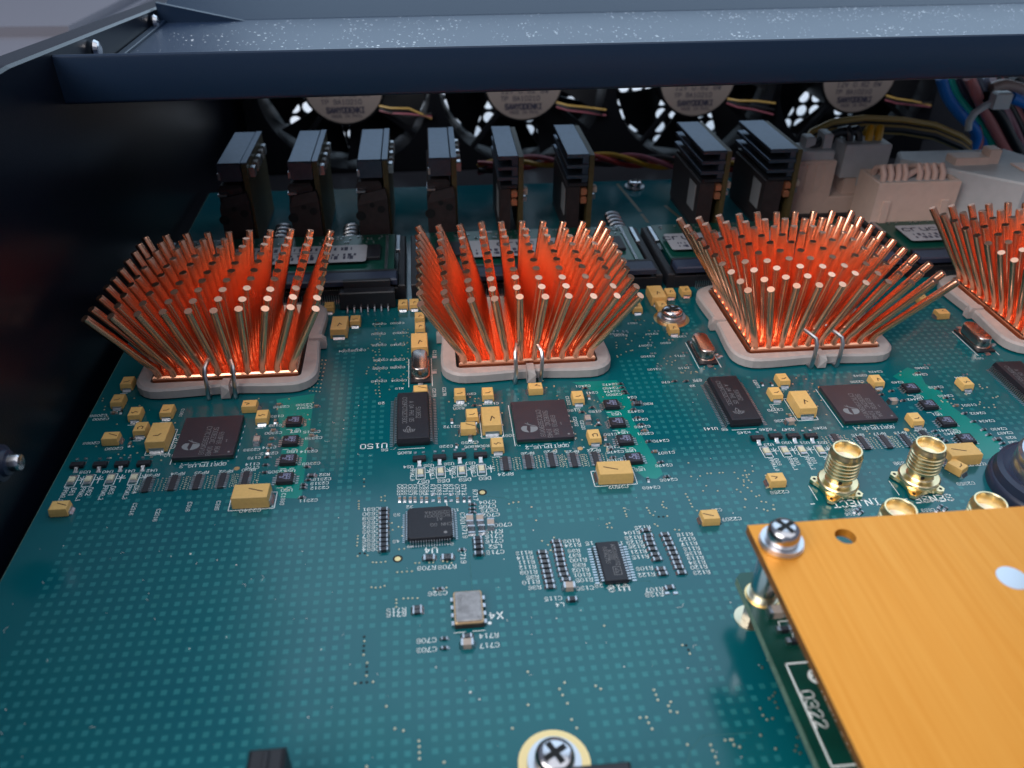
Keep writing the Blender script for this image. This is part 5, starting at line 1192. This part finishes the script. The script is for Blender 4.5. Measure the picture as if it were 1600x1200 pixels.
# ================================================================== vias, copper squares and silkscreen
via = MB(); vh = MB()
def V(px, py):
    p = at(px, py); via.lathe([(.24,.01),(.2,.1),(.08,.14)], 6, p.x, p.y); keep(p.x-.9, p.x+.9, p.y-.9, p.y+.9)
def Hd(px, py):
    p = at(px, py); vh.disc(p.x, p.y, .26, .012, 8); keep(p.x-.9, p.x+.9, p.y-.9, p.y+.9)
ZB = lambda x, y: (540+x/8, 1050+y/8); ZG = lambda x, y: (780+x/4, 1000+y/4); ZH = lambda x, y: (380+x/4, 1000+y/4); ZK = lambda x, y: (1000+x/8, 620+y/8)
for z_, L in ((ZB, ((260,48),(118,145),(342,125),(508,430),(615,710),(722,735),(915,862),(920,935),(922,1010),(922,1085),(1230,1130),(262,1185))), (ZG, ((178,200),(408,267),(376,307),(396,345),(426,397),(180,407),(603,288),(634,307),(966,313),(980,344),(991,376),(1072,388),(1058,412),(1070,447),(1112,453),(880,487),(920,485),(933,518),(955,557),(452,498),(484,551),(82,553),(1177,655),(1322,657),(1334,692),(1352,732),(1366,770),(1412,627),(1445,624),(1468,655),(1504,670),(1145,33),(1192,86))),
              (ZH, ((756,8),(752,93),(774,143))), (ZK, ((605,828),(752,992),(638,998),(840,960),(885,958),(992,952),(1035,950),(1180,948),(1330,980),(1335,1007),(1357,1045),(1393,1072),(1225,1022),(1295,1108),(828,1115),(788,1178),(970,1178),(1210,1162),(1258,1192))),
              (Z7, ((280,740),(308,742),(347,740),(385,735),(483,823),(522,820),(563,817),(605,815),(268,948),(302,952),(342,948),(377,937),(535,1042),(572,1040),(610,1040),(652,1040),(475,1052),(475,1080),(475,1112),(350,198),(380,188),(350,225),(382,228),(163,230),(163,255),(163,275),(163,295),(155,520),(153,545),(150,575),(148,602),(153,688),(235,683),(207,47),(207,107),(438,412),(493,445),(525,448),(445,470),(525,520),(498,632),(540,628),(633,747),(668,745),(750,742),(783,742),(868,732),(900,735),(935,745),(1415,252),(1450,243),(1493,238),(785,958),(893,950))),
              (Z8, ((97,217),(57,219),(25,230),(195,254),(230,355),(893,262),(902,285),(910,308),(915,325),(1068,260),(1082,280),(1092,300),(1117,316),(1190,215),(1183,237),(1195,255),(1216,262),(1222,322),(765,383),(785,375),(770,408),(803,410),(1127,383),(1150,398),(1280,425),(1312,428),(275,510),(365,485),(320,540),(340,580),(1362,155),(1375,178),(1388,202),(1400,228),(1410,252),(1447,280),(745,1152))),
              (lambda x, y: (1140+x/3.53, 860+y/3.53), ((180,648),(210,605),(250,785),(240,803),(220,818),(252,838),(265,868),(170,872),(185,910),(207,935),(238,928),(395,962),(172,1020),(15,1045),(25,1075),(55,1085),(255,1095),(375,1032),(370,1078),(362,1105),(390,1118),(405,1045)))):
    for q in L: V(*z_(*q))
for q in (ZB(193,135), ZB(265,130), ZH(754,37), ZH(752,68), ZH(772,165), ZH(772,200), ZG(1168,34), ZG(1183,62), Z8(1158,327), Z8(1193,327), Z7(172,665), Z7(213,665), Z7(207,72), ZH(756,-20)): Hd(*q)
rn = random.Random(77)
def field(px0, px1, py0, py1, n, reg=None):
    for _ in range(n): V(rn.uniform(px0, px1), rn.uniform(py0, py1))
for r in range(9):                                        # breakout field right of the shaded heat sink
    for c in range(4): V(493+c*5.3+(-1.2*r)+rn.uniform(-.4,.4), 562+r*6.1+c*.4)
for x in (587, 593):
    for k in range(26): 
        if rn.random() < .6: V(x+rn.uniform(-1,1), 500+k*5)
for x in (630, 637):
    for k in range(18):
        if rn.random() < .6: V(x+rn.uniform(-1,1), 515+k*5)
for box_, n in (((570,640,490,610),26), ((1020,1120,560,585),26), ((960,1070,500,560),34), ((1225,1270,585,650),18), ((1470,1560,600,640),24), ((150,300,620,720),40), ((400,500,620,770),30), ((700,790,620,700),34), ((860,990,600,720),34), ((1340,1420,580,690),24), ((1160,1210,735,800),26), ((1410,1460,730,775),4), ((1230,1300,590,680),20), ((820,870,590,610),6)):
    field(*box_[:4], n) if False else [V(rn.uniform(box_[0], box_[1]), rn.uniform(box_[2], box_[3])) for _ in range(n)]
via.build('via_dots', 'via_metal', board, kind='stuff'); vh.build('via_holes', 'hole_black', board, kind='stuff')

# areas the photograph shows without squares (pixel rectangles on the board)
for x0, y0, x1, y1 in ((150,600,420,720), (60,700,260,770), (560,480,690,600), (590,690,800,770), (700,600,800,705), (550,790,640,880), (630,770,790,905), (820,830,1110,935), (1180,590,1300,690), (1300,640,1470,700), (1480,660,1590,700), (950,480,1080,560), (640,560,690,610), (1270,690,1360,780)):
    a, b = at(x0, y1), at(x1, y0); c, d = at(x0, y0), at(x1, y1); keep(max(a.x, c.x), min(b.x, d.x), a.y, c.y)
g = 2.032; p0 = at(540+937/8, 1050+265/8); sqm = MB()
# a coarse bucket grid speeds up the test
buck = {}
for (x0, x1, y0, y1) in KEEP:
    for i in range(int(x0//10), int(x1//10)+1):
        for j in range(int(y0//10), int(y1//10)+1): buck.setdefault((i, j), []).append((x0, x1, y0, y1))
ox, oy = p0.x % g, p0.y % g; hsz = .48
for i in range(int(-75/g), int(150/g)):
    for j in range(int(30/g), int(212/g)):
        x, y = ox+i*g, oy+j*g
        if any(a-.45 < x < b+.45 and c-.45 < y < d+.45 for a, b, c, d in buck.get((int(x//10), int(y//10)), ())): continue
        if y > 168 and not (-28 < x < -8 or 46 < x < 74 or 122 < x < 150): continue
        sqm.add([(x-hsz, y-hsz, .005), (x+hsz, y-hsz, .005), (x+hsz, y+hsz, .005), (x-hsz, y+hsz, .005)], [(0,1,2,3)])
sqm.build('copper_squares', 'mask_over_copper', board, kind='stuff')
du = MB(); rn = random.Random(99)                      # settled dust flakes and short fibres
for _ in range(260):
    x, y = rn.uniform(-78, 120), rn.uniform(62, 166); r = abs(rn.gauss(0, .07))+.04; a = rn.uniform(0, 6)
    if rn.random() < .12: du.ribbon([(x, y), (x+r*6*cos(a), y+r*6*sin(a)), (x+r*10*cos(a+.5), y+r*10*sin(a+.5))], .04, .03)
    else: du.add([(x+r*rn.uniform(.5,1.2)*cos(2*pi*i/5), y+r*rn.uniform(.5,1.2)*sin(2*pi*i/5), .03) for i in range(5)], [(0,1,2,3,4)])
du.build('dust_flakes', 'ptfe', board, kind='stuff')
silk.build('silkscreen_print', 'silk_white', board, kind='stuff')
